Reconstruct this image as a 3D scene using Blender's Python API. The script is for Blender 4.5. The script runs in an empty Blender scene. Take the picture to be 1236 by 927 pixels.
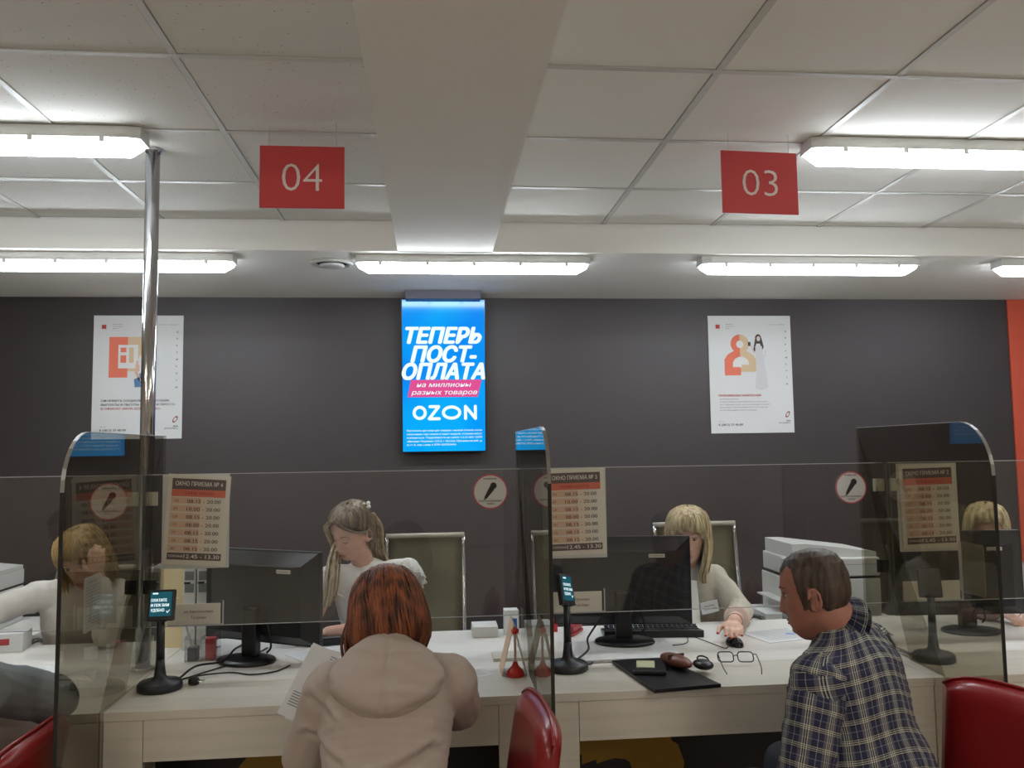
import bpy, bmesh, math, random
import numpy as np
from mathutils import Vector as V, Matrix, noise

random.seed(7)
SC = bpy.context.scene
COL = SC.collection
PI = math.pi

# ------------------------------------------------------------------ camera, world, exposure
cam_d = bpy.data.cameras.new('camera'); cam = bpy.data.objects.new('camera', cam_d); COL.objects.link(cam)
cam_d.sensor_width = 36.0; cam_d.lens = 1000.0 / 1236.0 * 36.0
cam_d.clip_start = 0.02; cam_d.clip_end = 60
_y, _p, _r = math.radians(5.464), math.radians(4.479), math.radians(.821)
_F = V((math.sin(_y) * math.cos(_p), math.cos(_y) * math.cos(_p), math.sin(_p)))
_R0 = V((math.cos(_y), -math.sin(_y), 0)); _U0 = _R0.cross(_F)
_R = _R0 * math.cos(_r) - _U0 * math.sin(_r); _U = _R.cross(_F)
cam.matrix_world = Matrix(((_R.x, _U.x, -_F.x, 0), (_R.y, _U.y, -_F.y, 0), (_R.z, _U.z, -_F.z, 1.55), (0, 0, 0, 1)))
SC.camera = cam
world = bpy.data.worlds.new('world'); SC.world = world; world.use_nodes = True
world.node_tree.nodes['Background'].inputs[0].default_value = (.5, .5, .52, 1)
world.node_tree.nodes['Background'].inputs[1].default_value = .05
SC.view_settings.view_transform = 'Standard'
SC.view_settings.look = 'None'
SC.view_settings.exposure = 0.40
SC.view_settings.gamma = 1.0
SC.view_settings.use_curve_mapping = False
SC.cycles.transparent_max_bounces = 24
SC.cycles.max_bounces = 8
LAMP = 22.0          # emission of the lamp diffusers
LAMP_BACK = 35.0     # lamps of the hall behind the viewer

# ------------------------------------------------------------------ materials
def lin(c):
    return tuple((v / 255 / 12.92) if v / 255 <= .04045 else ((v / 255 + .055) / 1.055) ** 2.4 for v in c)

MATS = {}
def mat(name, rgb=(200, 200, 200), rough=.5, metal=0, emit=0, spec=.5, noise_amt=0, noise_scale=20, stretch=(1, 1, 1),
        bump=0, bump_scale=200, coat=0, alpha=1, sheen=0):
    if name in MATS: return MATS[name]
    m = bpy.data.materials.new(name); m.use_nodes = True
    nt = m.node_tree; N = nt.nodes; L = nt.links; b = N['Principled BSDF']
    c = lin(rgb) + (1,)
    b.inputs['Base Color'].default_value = c
    b.inputs['Roughness'].default_value = rough; b.inputs['Metallic'].default_value = metal
    b.inputs['Specular IOR Level'].default_value = spec
    b.inputs['Coat Weight'].default_value = coat
    b.inputs['Sheen Weight'].default_value = sheen
    b.inputs['Alpha'].default_value = alpha
    if emit:
        b.inputs['Emission Color'].default_value = c; b.inputs['Emission Strength'].default_value = emit
    if noise_amt or bump:
        tc = N.new('ShaderNodeTexCoord'); mp = N.new('ShaderNodeMapping'); mp.inputs['Scale'].default_value = stretch
        L.new(tc.outputs['Object'], mp.inputs[0])
    if noise_amt:
        n = N.new('ShaderNodeTexNoise'); n.inputs['Scale'].default_value = noise_scale; n.inputs['Detail'].default_value = 5
        L.new(mp.outputs[0], n.inputs[0])
        mr = N.new('ShaderNodeMapRange'); mr.inputs[1].default_value = .3; mr.inputs[2].default_value = .7
        mr.inputs[3].default_value = 1 - noise_amt; mr.inputs[4].default_value = 1 + noise_amt
        L.new(n.outputs[0], mr.inputs[0])
        mx = N.new('ShaderNodeVectorMath'); mx.operation = 'SCALE'; mx.inputs[0].default_value = c[:3]
        L.new(mr.outputs[0], mx.inputs[3]); L.new(mx.outputs[0], b.inputs['Base Color'])
    if bump:
        n2 = N.new('ShaderNodeTexNoise'); n2.inputs['Scale'].default_value = bump_scale; n2.inputs['Detail'].default_value = 3
        L.new(mp.outputs[0], n2.inputs[0])
        bp = N.new('ShaderNodeBump'); bp.inputs['Strength'].default_value = bump; bp.inputs['Distance'].default_value = .004
        L.new(n2.outputs[0], bp.inputs['Height']); L.new(bp.outputs[0], b.inputs['Normal'])
    MATS[name] = m; return m

def glass_mat(name, tint, r0=.04, rough=0.0, gcol=1.0):
    """thin acrylic sheet: tinted transmission, Fresnel (Schlick) mirror reflection"""
    m = bpy.data.materials.new(name); m.use_nodes = True; nt = m.node_tree; N = nt.nodes; L = nt.links
    N.remove(N['Principled BSDF']); out = N['Material Output']
    tr = N.new('ShaderNodeBsdfTransparent'); tr.inputs[0].default_value = tuple(tint) + (1,)
    gl = N.new('ShaderNodeBsdfGlossy'); gl.inputs['Roughness'].default_value = rough; gl.inputs[0].default_value = (gcol, gcol, gcol, 1)
    lw = N.new('ShaderNodeLayerWeight'); lw.inputs[0].default_value = .5
    pw = N.new('ShaderNodeMath'); pw.operation = 'POWER'; pw.inputs[1].default_value = 5; L.new(lw.outputs['Facing'], pw.inputs[0])
    ma = N.new('ShaderNodeMath'); ma.operation = 'MULTIPLY_ADD'; ma.inputs[1].default_value = 1 - r0; ma.inputs[2].default_value = r0
    L.new(pw.outputs[0], ma.inputs[0])
    mx = N.new('ShaderNodeMixShader'); L.new(ma.outputs[0], mx.inputs[0]); L.new(tr.outputs[0], mx.inputs[1]); L.new(gl.outputs[0], mx.inputs[2])
    L.new(mx.outputs[0], out.inputs[0]); MATS[name] = m; return m

def emis(name, rgb, s):
    if name in MATS: return MATS[name]
    m = bpy.data.materials.new(name); m.use_nodes = True; N = m.node_tree.nodes
    N.remove(N['Principled BSDF']); e = N.new('ShaderNodeEmission'); e.inputs[0].default_value = lin(rgb) + (1,); e.inputs[1].default_value = s
    m.node_tree.links.new(e.outputs[0], N['Material Output'].inputs[0]); MATS[name] = m; return m

SMOKED = glass_mat('smoked_acrylic', (.65, .625, .56), .02, gcol=.8)
CLEAR = glass_mat('clear_acrylic', (.955, .955, .945), .04)
CLEARBOX = glass_mat('clear_box', (.93, .93, .93), .05)
LENS = glass_mat('lens', (.97, .97, .97), .05)
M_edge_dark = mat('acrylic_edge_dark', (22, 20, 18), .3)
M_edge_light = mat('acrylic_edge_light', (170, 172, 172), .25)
M_wall = mat('wall_paint_umber', (49, 41, 43), .52, noise_amt=.03, noise_scale=2, spec=.7, bump=.05, bump_scale=60)
M_wall_low = mat('wall_lower', (50, 38, 42), .45)
M_orange = mat('wall_orange', (196, 80, 56), .6)
M_white_paint = mat('white_paint', (238, 236, 230), .75, bump=.05, bump_scale=150)
M_hall = mat('hall_paint', (176, 170, 162), .8)
M_floor = mat('floor_tile', (186, 178, 168), .3, noise_amt=.1, noise_scale=8)
M_chrome = mat('chrome', (205, 205, 208), .12, metal=1)
M_black = mat('black_plastic', (16, 17, 20), .35)
M_black2 = mat('black_matte', (22, 22, 24), .6)
M_screen_black = mat('monitor_back', (17, 19, 25), .4, bump=.03, bump_scale=900)
M_whiteplastic = mat('white_plastic', (206, 206, 202), .4)
M_greyplastic = mat('grey_plastic', (120, 122, 124), .45)
M_paper = mat('paper', (210, 211, 211), .7)
M_paper_warm = mat('paper_warm', (206, 202, 190), .7)
M_red = mat('sign_red', (196, 62, 66), .55)
M_redplastic = mat('red_plastic', (196, 40, 34), .3)
M_vinyl = mat('red_vinyl', (132, 17, 21), .3, spec=.5, bump=.06, bump_scale=300, coat=.15)
M_ink = mat('ink_dark', (48, 42, 44), .7)
M_ink_grey = mat('ink_grey', (120, 118, 120), .7)
M_ink_red = mat('ink_red', (176, 58, 60), .7)
M_blue = mat('ink_blue', (40, 84, 150), .6)
M_gold = mat('gold_numeral', (170, 128, 30), .5)
M_khaki = mat('chair_mesh', (150, 144, 120), .7, noise_amt=.05, noise_scale=90)

def wood_mat(name, rgb, amt):
    m = bpy.data.materials.new(name); m.use_nodes = True; nt = m.node_tree; N = nt.nodes; L = nt.links; b = N['Principled BSDF']
    tc = N.new('ShaderNodeTexCoord'); mp = N.new('ShaderNodeMapping'); mp.inputs['Scale'].default_value = (1.2, 38, 38)
    L.new(tc.outputs['Object'], mp.inputs[0])
    n = N.new('ShaderNodeTexNoise'); n.inputs['Scale'].default_value = 1.6; n.inputs['Detail'].default_value = 8; n.inputs['Roughness'].default_value = .65
    L.new(mp.outputs[0], n.inputs[0])
    cr = N.new('ShaderNodeValToRGB'); c = lin(rgb)
    cr.color_ramp.elements[0].position = .3; cr.color_ramp.elements[0].color = tuple(v * (1 - amt) for v in c) + (1,)
    cr.color_ramp.elements[1].position = .7; cr.color_ramp.elements[1].color = tuple(min(1, v * (1 + amt * .5)) for v in c) + (1,)
    L.new(n.outputs[0], cr.inputs[0]); L.new(cr.outputs[0], b.inputs['Base Color'])
    b.inputs['Roughness'].default_value = .38
    bp = N.new('ShaderNodeBump'); bp.inputs['Strength'].default_value = .08; L.new(n.outputs[0], bp.inputs['Height']); L.new(bp.outputs[0], b.inputs['Normal'])
    MATS[name] = m; return m
M_wood = wood_mat('whitewashed_wood', (206, 201, 190), .09)
M_wood2 = wood_mat('whitewashed_wood_rear', (222, 219, 212), .08)

def tile_mat(name, pits, k_=0):
    m = bpy.data.materials.new(name); m.use_nodes = True; nt = m.node_tree; N = nt.nodes; L = nt.links; b = N['Principled BSDF']
    tc = N.new('ShaderNodeTexCoord')
    v = N.new('ShaderNodeTexVoronoi'); v.inputs['Scale'].default_value = 42; v.inputs['Randomness'].default_value = 1
    L.new(tc.outputs['Object'], v.inputs[0])
    n = N.new('ShaderNodeTexNoise'); n.inputs['Scale'].default_value = 25; L.new(tc.outputs['Object'], n.inputs[0])
    mu = N.new('ShaderNodeMath'); mu.operation = 'MULTIPLY'; mu.inputs[1].default_value = .17; L.new(n.outputs[0], mu.inputs[0])
    lt = N.new('ShaderNodeMath'); lt.operation = 'LESS_THAN'; L.new(v.outputs[0], lt.inputs[0]); L.new(mu.outputs[0], lt.inputs[1])
    mx = N.new('ShaderNodeMix'); mx.data_type = 'RGBA'
    mx.inputs[6].default_value = lin((212 + k_, 210 + k_, 204 + k_)) + (1,); mx.inputs[7].default_value = lin((212 + k_ - pits, 210 + k_ - pits, 202 + k_ - pits)) + (1,)
    L.new(lt.outputs[0], mx.inputs[0]); L.new(mx.outputs[2], b.inputs['Base Color'])
    b.inputs['Roughness'].default_value = .85
    n2 = N.new('ShaderNodeTexNoise'); n2.inputs['Scale'].default_value = 160; L.new(tc.outputs['Object'], n2.inputs[0])
    bp = N.new('ShaderNodeBump'); bp.inputs['Strength'].default_value = .12; bp.inputs['Distance'].default_value = .003
    L.new(n2.outputs[0], bp.inputs['Height']); L.new(bp.outputs[0], b.inputs['Normal'])
    return m
M_tile_pit = tile_mat('ceiling_tile_pitted', 85)
M_tile_plain = tile_mat('ceiling_tile_plain', 5, 16)

def hair_mat(name, c0, c1, scale=60):
    m = bpy.data.materials.new(name); m.use_nodes = True; nt = m.node_tree; N = nt.nodes; L = nt.links; b = N['Principled BSDF']
    tc = N.new('ShaderNodeTexCoord'); mp = N.new('ShaderNodeMapping'); mp.inputs['Scale'].default_value = (1, 1, .12)
    L.new(tc.outputs['Object'], mp.inputs[0])
    n = N.new('ShaderNodeTexNoise'); n.inputs['Scale'].default_value = scale; n.inputs['Detail'].default_value = 4
    L.new(mp.outputs[0], n.inputs[0])
    cr = N.new('ShaderNodeValToRGB'); cr.color_ramp.elements[0].position = .35; cr.color_ramp.elements[0].color = lin(c0) + (1,)
    cr.color_ramp.elements[1].position = .65; cr.color_ramp.elements[1].color = lin(c1) + (1,)
    L.new(n.outputs[0], cr.inputs[0]); L.new(cr.outputs[0], b.inputs['Base Color'])
    b.inputs['Roughness'].default_value = .5; b.inputs['Specular IOR Level'].default_value = .35
    return m

def plaid_mat(name):
    m = bpy.data.materials.new(name); m.use_nodes = True; nt = m.node_tree; N = nt.nodes; L = nt.links; b = N['Principled BSDF']
    uv = N.new('ShaderNodeUVMap'); uv.uv_map = 'UVMap'
    sp = N.new('ShaderNodeSeparateXYZ'); L.new(uv.outputs[0], sp.inputs[0])
    def band(src, period, centre, half):
        d = N.new('ShaderNodeMath'); d.operation = 'DIVIDE'; d.inputs[1].default_value = period; L.new(src, d.inputs[0])
        f = N.new('ShaderNodeMath'); f.operation = 'FRACT'; L.new(d.outputs[0], f.inputs[0])
        c = N.new('ShaderNodeMath'); c.operation = 'COMPARE'; c.inputs[1].default_value = centre; c.inputs[2].default_value = half
        L.new(f.outputs[0], c.inputs[0]); return c.outputs[0]
    def add(a, bb, w):
        x = N.new('ShaderNodeMath'); x.operation = 'MULTIPLY_ADD'; x.inputs[1].default_value = w; L.new(bb, x.inputs[0])
        if a is None: x.inputs[2].default_value = 0
        else: L.new(a, x.inputs[2])
        return x.outputs[0]
    U_, V_ = sp.outputs[0], sp.outputs[1]
    PU, PV = .062, .049
    light = None                    # cream lines
    for c, h, w in ((.30, .022, .42), (.395, .022, .42), (.49, .022, .42), (.9, .014, .24)):
        light = add(light, band(U_, PU, c, h), w)
    for c, h, w in ((.30, .022, .42), (.40, .022, .42), (.50, .022, .30), (.92, .014, .20)):
        light = add(light, band(V_, PV, c, h), w)
    grey = add(None, band(U_, PU, .21, .07), .35); grey = add(grey, band(U_, PU, .58, .07), .35)
    black = add(None, band(V_, PV, .40, .20), .75); black = add(black, band(U_, PU, .40, .06), .4)
    def mix(fac, a, colr):
        x = N.new('ShaderNodeMix'); x.data_type = 'RGBA'; x.clamp_factor = True; L.new(fac, x.inputs[0])
        if isinstance(a, tuple): x.inputs[6].default_value = a
        else: L.new(a, x.inputs[6])
        x.inputs[7].default_value = colr; return x.outputs[2]
    r = mix(black, lin((30, 32, 64)) + (1,), lin((18, 20, 34)) + (1,))
    r = mix(grey, r, lin((120, 120, 118)) + (1,))
    r = mix(light, r, lin((216, 214, 198)) + (1,))
    L.new(r, b.inputs['Base Color']); b.inputs['Roughness'].default_value = .85
    MATS[name] = m; return m

# ------------------------------------------------------------------ object helpers
def link(name, me, parent=None, m=None, loc=None):
    o = bpy.data.objects.new(name, me); COL.objects.link(o)
    if parent is not None: o.parent = parent
    if loc is not None: o.location = loc
    if m is not None and me is not None:
        ms = m if isinstance(m, (list, tuple)) else [m]
        for q in ms: me.materials.append(q)
    return o

def obj(name, bm, m, parent=None, loc=None, bevel=0, smooth=False, seg=2):
    if bevel:
        es = [e for e in bm.edges if len(e.link_faces) == 2 and e.calc_face_angle(0) > .5]
        bmesh.ops.bevel(bm, geom=es, offset=bevel, segments=seg, affect='EDGES', profile=.5, clamp_overlap=True)
    bmesh.ops.recalc_face_normals(bm, faces=bm.faces[:])
    me = bpy.data.meshes.new(name); bm.to_mesh(me); bm.free()
    if smooth: me.polygons.foreach_set('use_smooth', [True] * len(me.polygons))
    return link(name, me, parent, m, loc)

def thing(name, label, cat, loc=(0, 0, 0), rz=0, group=None):
    o = bpy.data.objects.new(name, None); COL.objects.link(o); o.location = loc; o.rotation_euler = (0, 0, rz)
    o.empty_display_size = .05
    o['label'] = label; o['category'] = cat
    if group: o['group'] = group
    return o
def tag(o, label, cat, group=None):
    o['label'] = label; o['category'] = cat
    if group: o['group'] = group
    return o
def struct(o): o['kind'] = 'structure'; return o

def B(): return bmesh.new()
def box(bm, lo, hi, M=None):
    lo, hi = V(lo), V(hi); c = (lo + hi) / 2; s = hi - lo
    mt = Matrix.Translation(c) @ Matrix.Diagonal((s.x, s.y, s.z, 1))
    if M is not None: mt = M @ mt
    bmesh.ops.create_cube(bm, size=1, matrix=mt); return bm
def bx(lo, hi, M=None): return box(B(), lo, hi, M)
def cyl(bm, p1, p2, r1, r2=None, n=20, caps=True):
    p1, p2 = V(p1), V(p2); r2 = r1 if r2 is None else r2; d = p2 - p1
    q = V((0, 0, 1)).rotation_difference(d.normalized()).to_matrix().to_4x4()
    bmesh.ops.create_cone(bm, cap_ends=caps, segments=n, radius1=r1, radius2=r2, depth=d.length, matrix=Matrix.Translation((p1 + p2) / 2) @ q)
    return bm
def sph(bm, c, r, M=None, u=20, v=14):
    r = (r, r, r) if not hasattr(r, '__len__') else r
    mt = Matrix.Translation(V(c)) @ (M.to_4x4() if M is not None else Matrix.Identity(4)) @ Matrix.Diagonal((*r, 1))
    bmesh.ops.create_uvsphere(bm, u_segments=u, v_segments=v, radius=1, matrix=mt); return bm
def lathe(bm, prof, n=24, M=None):
    rings = []
    for r, z in prof:
        rings.append([bm.verts.new((r * math.cos(2 * PI * k / n), r * math.sin(2 * PI * k / n), z)) for k in range(n)])
    for a, b in zip(rings, rings[1:]):
        for k in range(n): bm.faces.new((a[k], a[(k + 1) % n], b[(k + 1) % n], b[k]))
    bm.faces.new(rings[0][::-1]); bm.faces.new(rings[-1])
    if M is not None: bmesh.ops.transform(bm, matrix=M, verts=[v for r in rings for v in r])
    return bm
def catmull(pts, k=6):
    pts = [V(p) for p in pts]; P = [pts[0] * 2 - pts[1]] + pts + [pts[-1] * 2 - pts[-2]]; out = []
    for i in range(1, len(P) - 2):
        for j in range(k):
            t = j / k; a, b, c, d = P[i - 1], P[i], P[i + 1], P[i + 2]
            out.append(.5 * ((2 * b) + (c - a) * t + (2 * a - 5 * b + 4 * c - d) * t * t + (3 * b - a - 3 * c + d) * t ** 3))
    out.append(pts[-1]); return out
def tube(bm, pts, r, n=8, flat=1.0, closed=False):
    """r: number or list; flat squashes the second axis"""
    pts = [V(p) for p in pts]; N_ = len(pts); rs = r if hasattr(r, '__len__') else [r] * N_
    prev = None; rings = []
    for i, p in enumerate(pts):
        if closed: d = pts[(i + 1) % N_] - pts[i - 1]
        else: d = pts[min(i + 1, N_ - 1)] - pts[max(i - 1, 0)]
        d = d.normalized() if d.length > 1e-9 else V((0, 0, 1))
        if prev is None:
            a = V((0, 0, 1)) if abs(d.z) < .9 else V((1, 0, 0)); x = d.cross(a).normalized()
        else:
            x = (prev - d * prev.dot(d)); x = x.normalized() if x.length > 1e-6 else d.orthogonal().normalized()
        prev = x; y = d.cross(x)
        rings.append([bm.verts.new(p + x * math.cos(2 * PI * k / n) * rs[i] + y * math.sin(2 * PI * k / n) * rs[i] * flat) for k in range(n)])
    for i in range(N_ if closed else N_ - 1):
        a, b = rings[i], rings[(i + 1) % N_]
        for k in range(n): bm.faces.new((a[k], a[(k + 1) % n], b[(k + 1) % n], b[k]))
    if not closed: bm.faces.new(rings[0][::-1]); bm.faces.new(rings[-1])
    return bm
def prism(bm, pts, y0, y1):
    """outline pts (x,z) in the XZ plane, from y0 to y1"""
    a = [bm.verts.new((x, y0, z)) for x, z in pts]; b = [bm.verts.new((x, y1, z)) for x, z in pts]
    bm.faces.new(a); bm.faces.new(b[::-1]); n = len(pts)
    for k in range(n): bm.faces.new((a[k], b[k], b[(k + 1) % n], a[(k + 1) % n]))
    return bm
def poly(bm, pts, y=0.0):
    bm.faces.new([bm.verts.new((x, y, z)) for x, z in pts]); return bm
def circ(cx, cz, r, n=28, rz=None):
    rz = r if rz is None else rz
    return [(cx + r * math.cos(2 * PI * k / n), cz + rz * math.sin(2 * PI * k / n)) for k in range(n)]
def rect(x0, z0, x1, z1): return [(x0, z0), (x1, z0), (x1, z1), (x0, z1)]

_txt = {}
def text(bm, s, x, z, h, w=None, y=0.0, bold=0.0, shear=0.0, align='L', M=None):
    """lettering in the XZ plane; h = cap height; w = total width (squeezed to fit)"""
    bold_ = bold; bold = min(bold, 0); key = (s, bold, shear)
    if key not in _txt:
        c = bpy.data.curves.new('t', 'FONT'); c.body = s; c.size = 1; c.offset = bold; c.shear = shear; c.resolution_u = 3
        o = bpy.data.objects.new('t', c); COL.objects.link(o)
        me = bpy.data.meshes.new_from_object(o.evaluated_get(bpy.context.evaluated_depsgraph_get()))
        vs = np.array([v.co[:2] for v in me.vertices]); fs = [tuple(p.vertices) for p in me.polygons]
        bpy.data.objects.remove(o); bpy.data.curves.remove(c); bpy.data.meshes.remove(me)
        _txt[key] = (vs, fs)
    vs, fs = _txt[key]
    if not len(vs): return bm
    k = h / .70; x0, x1 = vs[:, 0].min(), vs[:, 0].max(); kw = k if w is None else w / (x1 - x0)
    ox = {'L': 0, 'C': -(x1 - x0) * kw / 2, 'R': -(x1 - x0) * kw}[align]
    q = []
    shifts = [(0, 0)] if bold_ <= 0 else [(bold_ * math.cos(i_ * PI / 3), bold_ * .8 * math.sin(i_ * PI / 3)) for i_ in range(6)] if bold_ > .03 else [(-bold_, 0), (bold_, 0)]
    for n_, (sx, sz) in enumerate(shifts):
        q_ = [bm.verts.new((x + ox + (a - x0 + sx) * kw, y - .00002 * n_, z + (b + sz) * k)) for a, b in vs]
        for f in fs:
            try: bm.faces.new([q_[i] for i in f])
            except ValueError: pass
        q += q_
    if M is not None: bmesh.ops.transform(bm, matrix=M, verts=q)
    return bm
def flat(name, bm, m, parent, M=None):
    if M is not None: bmesh.ops.transform(bm, matrix=M, verts=bm.verts[:])
    me = bpy.data.meshes.new(name); bm.to_mesh(me); bm.free(); return link(name, me, parent, m)
def copy_tree(o, parent=None):
    c = o.copy(); COL.objects.link(c)
    if parent is not None: c.parent = parent
    for ch in o.children: copy_tree(ch, c)
    return c
RY = lambda deg: Matrix.Rotation(math.radians(deg), 4, 'Y')
RX = lambda deg: Matrix.Rotation(math.radians(deg), 4, 'X')
RZ = lambda deg: Matrix.Rotation(math.radians(deg), 4, 'Z')
T = lambda *p: Matrix.Translation(p)

# ================================================================== ROOM
X0, X1, Y0, Y1 = -4.6, 4.9, -7.0, 5.62
HC, HS, YS = 2.74, 2.585, 4.284     # main ceiling, soffit, soffit front
struct(obj('floor', bx((X0 - .1, Y0 - .1, -.1), (X1 + .1, Y1 + .1, 0)), M_floor))
wb = struct(obj('wall_back', bx((X0 - .1, Y1, 0), (X1 + .1, Y1 + .12, 2.95)), M_wall))
obj('orange_panel', bx((4.17, Y1 - .012, 0.08), (4.85, Y1 - .001, HS - .002)), M_orange, wb)
struct(obj('wall_left', bx((X0 - .12, Y0, 0), (X0, Y1, 2.95)), M_hall))
struct(obj('wall_right', bx((X1, Y0, 0), (X1 + .12, Y1, 2.95)), M_hall))
struct(obj('wall_front', bx((X0 - .1, Y0 - .12, 0), (X1 + .1, Y0, 2.95)), M_hall))
struct(obj('baseboard_back', bx((X0, Y1 - .03, 0), (X1, Y1 - .013, .08)), M_black2))
ceil = struct(obj('ceiling', bx((X0 - .1, Y0 - .1, HC + .05), (X1 + .1, Y1 + .1, HC + .2)), M_white_paint))
# tiles of the suspended ceiling; the hall part behind the viewer stays one plain sheet
obj('plain_panel', bx((X0, Y0, HC), (X1, YS - 6 * .6, HC + .03)), M_white_paint, ceil)
gx_l = [-.167 - .6 * k for k in range(8)]; gx_r = [.313 + .6 * k for k in range(8)]
gy = [YS - .6 * k for k in range(7)]
rnd = random.Random(3)
def tile_mesh(w, m):
    bm = bx((-w / 2 + .011, -.289, 0), (w / 2 - .011, .289, .016)); es = [e for e in bm.edges if max(v.co.z for v in e.verts) < .001]
    bmesh.ops.bevel(bm, geom=es, offset=.004, segments=1, affect='EDGES')
    me = bpy.data.meshes.new('ceiling_tile'); bm.to_mesh(me); bm.free(); me.materials.append(m); return me
tl = tile_mesh(.6, M_tile_pit); tr_ = tile_mesh(.6, M_tile_plain)
for side, gx, me in ((-1, gx_l, tl), (1, gx_r, tr_)):
    for i in range(7):
        for j in range(6):
            cx = (gx[i] + gx[i + 1]) / 2; cy = (gy[j] + gy[j + 1]) / 2
            if cx < X0 or cx > X1: continue
            o = link('ceiling_tile', me, ceil, None, (cx, cy, HC + .002 + rnd.uniform(0, .002)))
            o.rotation_euler = (rnd.uniform(-.003, .003), rnd.uniform(-.003, .003), PI * rnd.randint(0, 1))
M_bar = mat('grid_bar_white', (196, 196, 192), .35)
for gx in (gx_l, gx_r):
    lo, hi = min(gx), max(gx); lo, hi = max(lo, X0), min(hi, X1)
    for y in gy[1:]: obj('grid_bar', bx((lo, y - .011, HC - .001), (hi, y + .011, HC + .012)), M_bar, ceil)
    for x in gx:
        if X0 < x < X1: obj('grid_bar', bx((x - .011, gy[-1], HC), (x + .011, gy[0], HC + .012)), M_bar, ceil)
struct(obj('trim_1', bx((-.179, Y0, HS), (.316, YS + .02, HC + .06)), mat('beam_paint', (224, 221, 214), .75)))       # boxed-in beam
struct(obj('trim_2', bx((X0, YS, HS), (X1, Y1, HC + .06)), M_white_paint))                    # lowered soffit along the wall

# ------------------------------------------------------------------ lamps
def make_lamp(L_=1.25, power=LAMP, name='tube_light'):
    t = thing(name, '', 'ceiling light')
    bm = B(); pr = [(-.055, 0), (.055, 0), (.062, -.03), (.062, -.045), (-.062, -.045), (-.062, -.03)]
    def shell(pr, x0, x1, taper):
        bm = B(); R = []
        for x, s in ((x0, 1 - taper), (x0 + .05, 1), (x1 - .05, 1), (x1, 1 - taper)):
            R.append([bm.verts.new((x, y * s, z * (s if z < -.045 else 1))) for y, z in pr])
        for a, b in zip(R, R[1:]):
            for k in range(len(pr)): bm.faces.new((a[k], a[(k + 1) % len(pr)], b[(k + 1) % len(pr)], b[k]))
        bm.faces.new(R[0][::-1]); bm.faces.new(R[-1]); return bm
    obj('housing', shell(pr, -L_ / 2, L_ / 2, .18), M_whiteplastic, t)
    dp = [(-.058, -.045), (.058, -.045), (.060, -.065), (.045, -.084), (.0, -.090), (-.045, -.084), (-.060, -.065)]
    obj('diffuser', shell(dp, -L_ / 2 + .012, L_ / 2 - .012, .3), emis('lamp_diffuser_%g' % power, (240, 248, 255) if power == LAMP else (255, 247, 234), power), t)
    for k in range(5):
        x = -L_ / 2 + .13 + k * (L_ - .26) / 4
        for s in (-1, 1): obj('clip', bx((x - .009, s * .058 - .006, -.062), (x + .009, s * .064 + .004, -.034)), M_whiteplastic, t)
    return t
lamp0 = make_lamp()
specs = [(.223, 4.40, HS, 'long white strip light on the soffit above the blue screen', 0),
         (-1.655, 4.40, HS, 'long white strip light on the soffit at the left, behind the chrome pole', 0),
         (2.09, 4.38, HS, 'long white strip light on the soffit above the poster with the woman in white', 0),
         (3.83, 4.38, HS, 'strip light on the soffit barely showing at the right edge of the photo', 0),
         (-1.68, 3.10, HC, 'bright strip light under the ceiling tiles beside the top of the chrome pole', 0),
         (2.09, 3.05, HC, 'bright strip light under the ceiling tiles to the right of sign 03', 0)]
for i, (x, y, z, lb, g) in enumerate(specs):
    o = lamp0 if i == 0 else copy_tree(lamp0)
    o.location = (x, y, z); o['label'] = lb; o['group'] = 'strip lights'
    o['category'] = 'ceiling light'
lampb = make_lamp(power=LAMP_BACK)
first = True
for y in (.6, -2.0, -4.6):
    for x in (-2.4, 2.4):
        o = lampb if first else copy_tree(lampb); first = False
        o.location = (x, y, HC); o['label'] = 'strip light on the hall ceiling behind the viewer'; o['group'] = 'hall strip lights'

# round vent
t = thing('ceiling_vent', 'round white air vent on the soffit between two strip lights', 'vent', (-.548, 4.56, HS))
bm = B(); lathe(bm, [(.118, 0), (.112, -.012), (.095, -.016), (.085, -.008), (.085, 0)], 36); obj('ring', bm, M_whiteplastic, t, smooth=True)
bm = B(); lathe(bm, [(.02, -.001), (.066, -.012), (.07, -.02), (.05, -.026), (.01, -.028)], 36); obj('cone', bm, M_whiteplastic, t, smooth=True)
bm = B(); cyl(bm, (0, 0, -.002), (0, 0, -.004), .084, n=30); obj('duct', bm, M_black2, t)

# chrome pole
t = thing('support_pole', 'shiny chrome pole from the ceiling down to the desk seam, left of sign 04', 'pole', (-1.085, 3.28, .75))
bm = B(); cyl(bm, (0, 0, .006), (0, 0, HC - .752), .0265, n=32); obj('tube', bm, M_chrome, t, smooth=False)
for f in t.children[0].data.polygons: f.use_smooth = len(f.vertices) == 4
bm = B(); lathe(bm, [(.045, 0), (.045, .006), (.03, .01)], 28); obj('foot_flange', bm, M_chrome, t, smooth=True)
bm = B(); lathe(bm, [(.03, HC - .765), (.034, HC - .76), (.034, HC - .752)], 28); obj('top_collar', bm, M_chrome, t)

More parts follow.
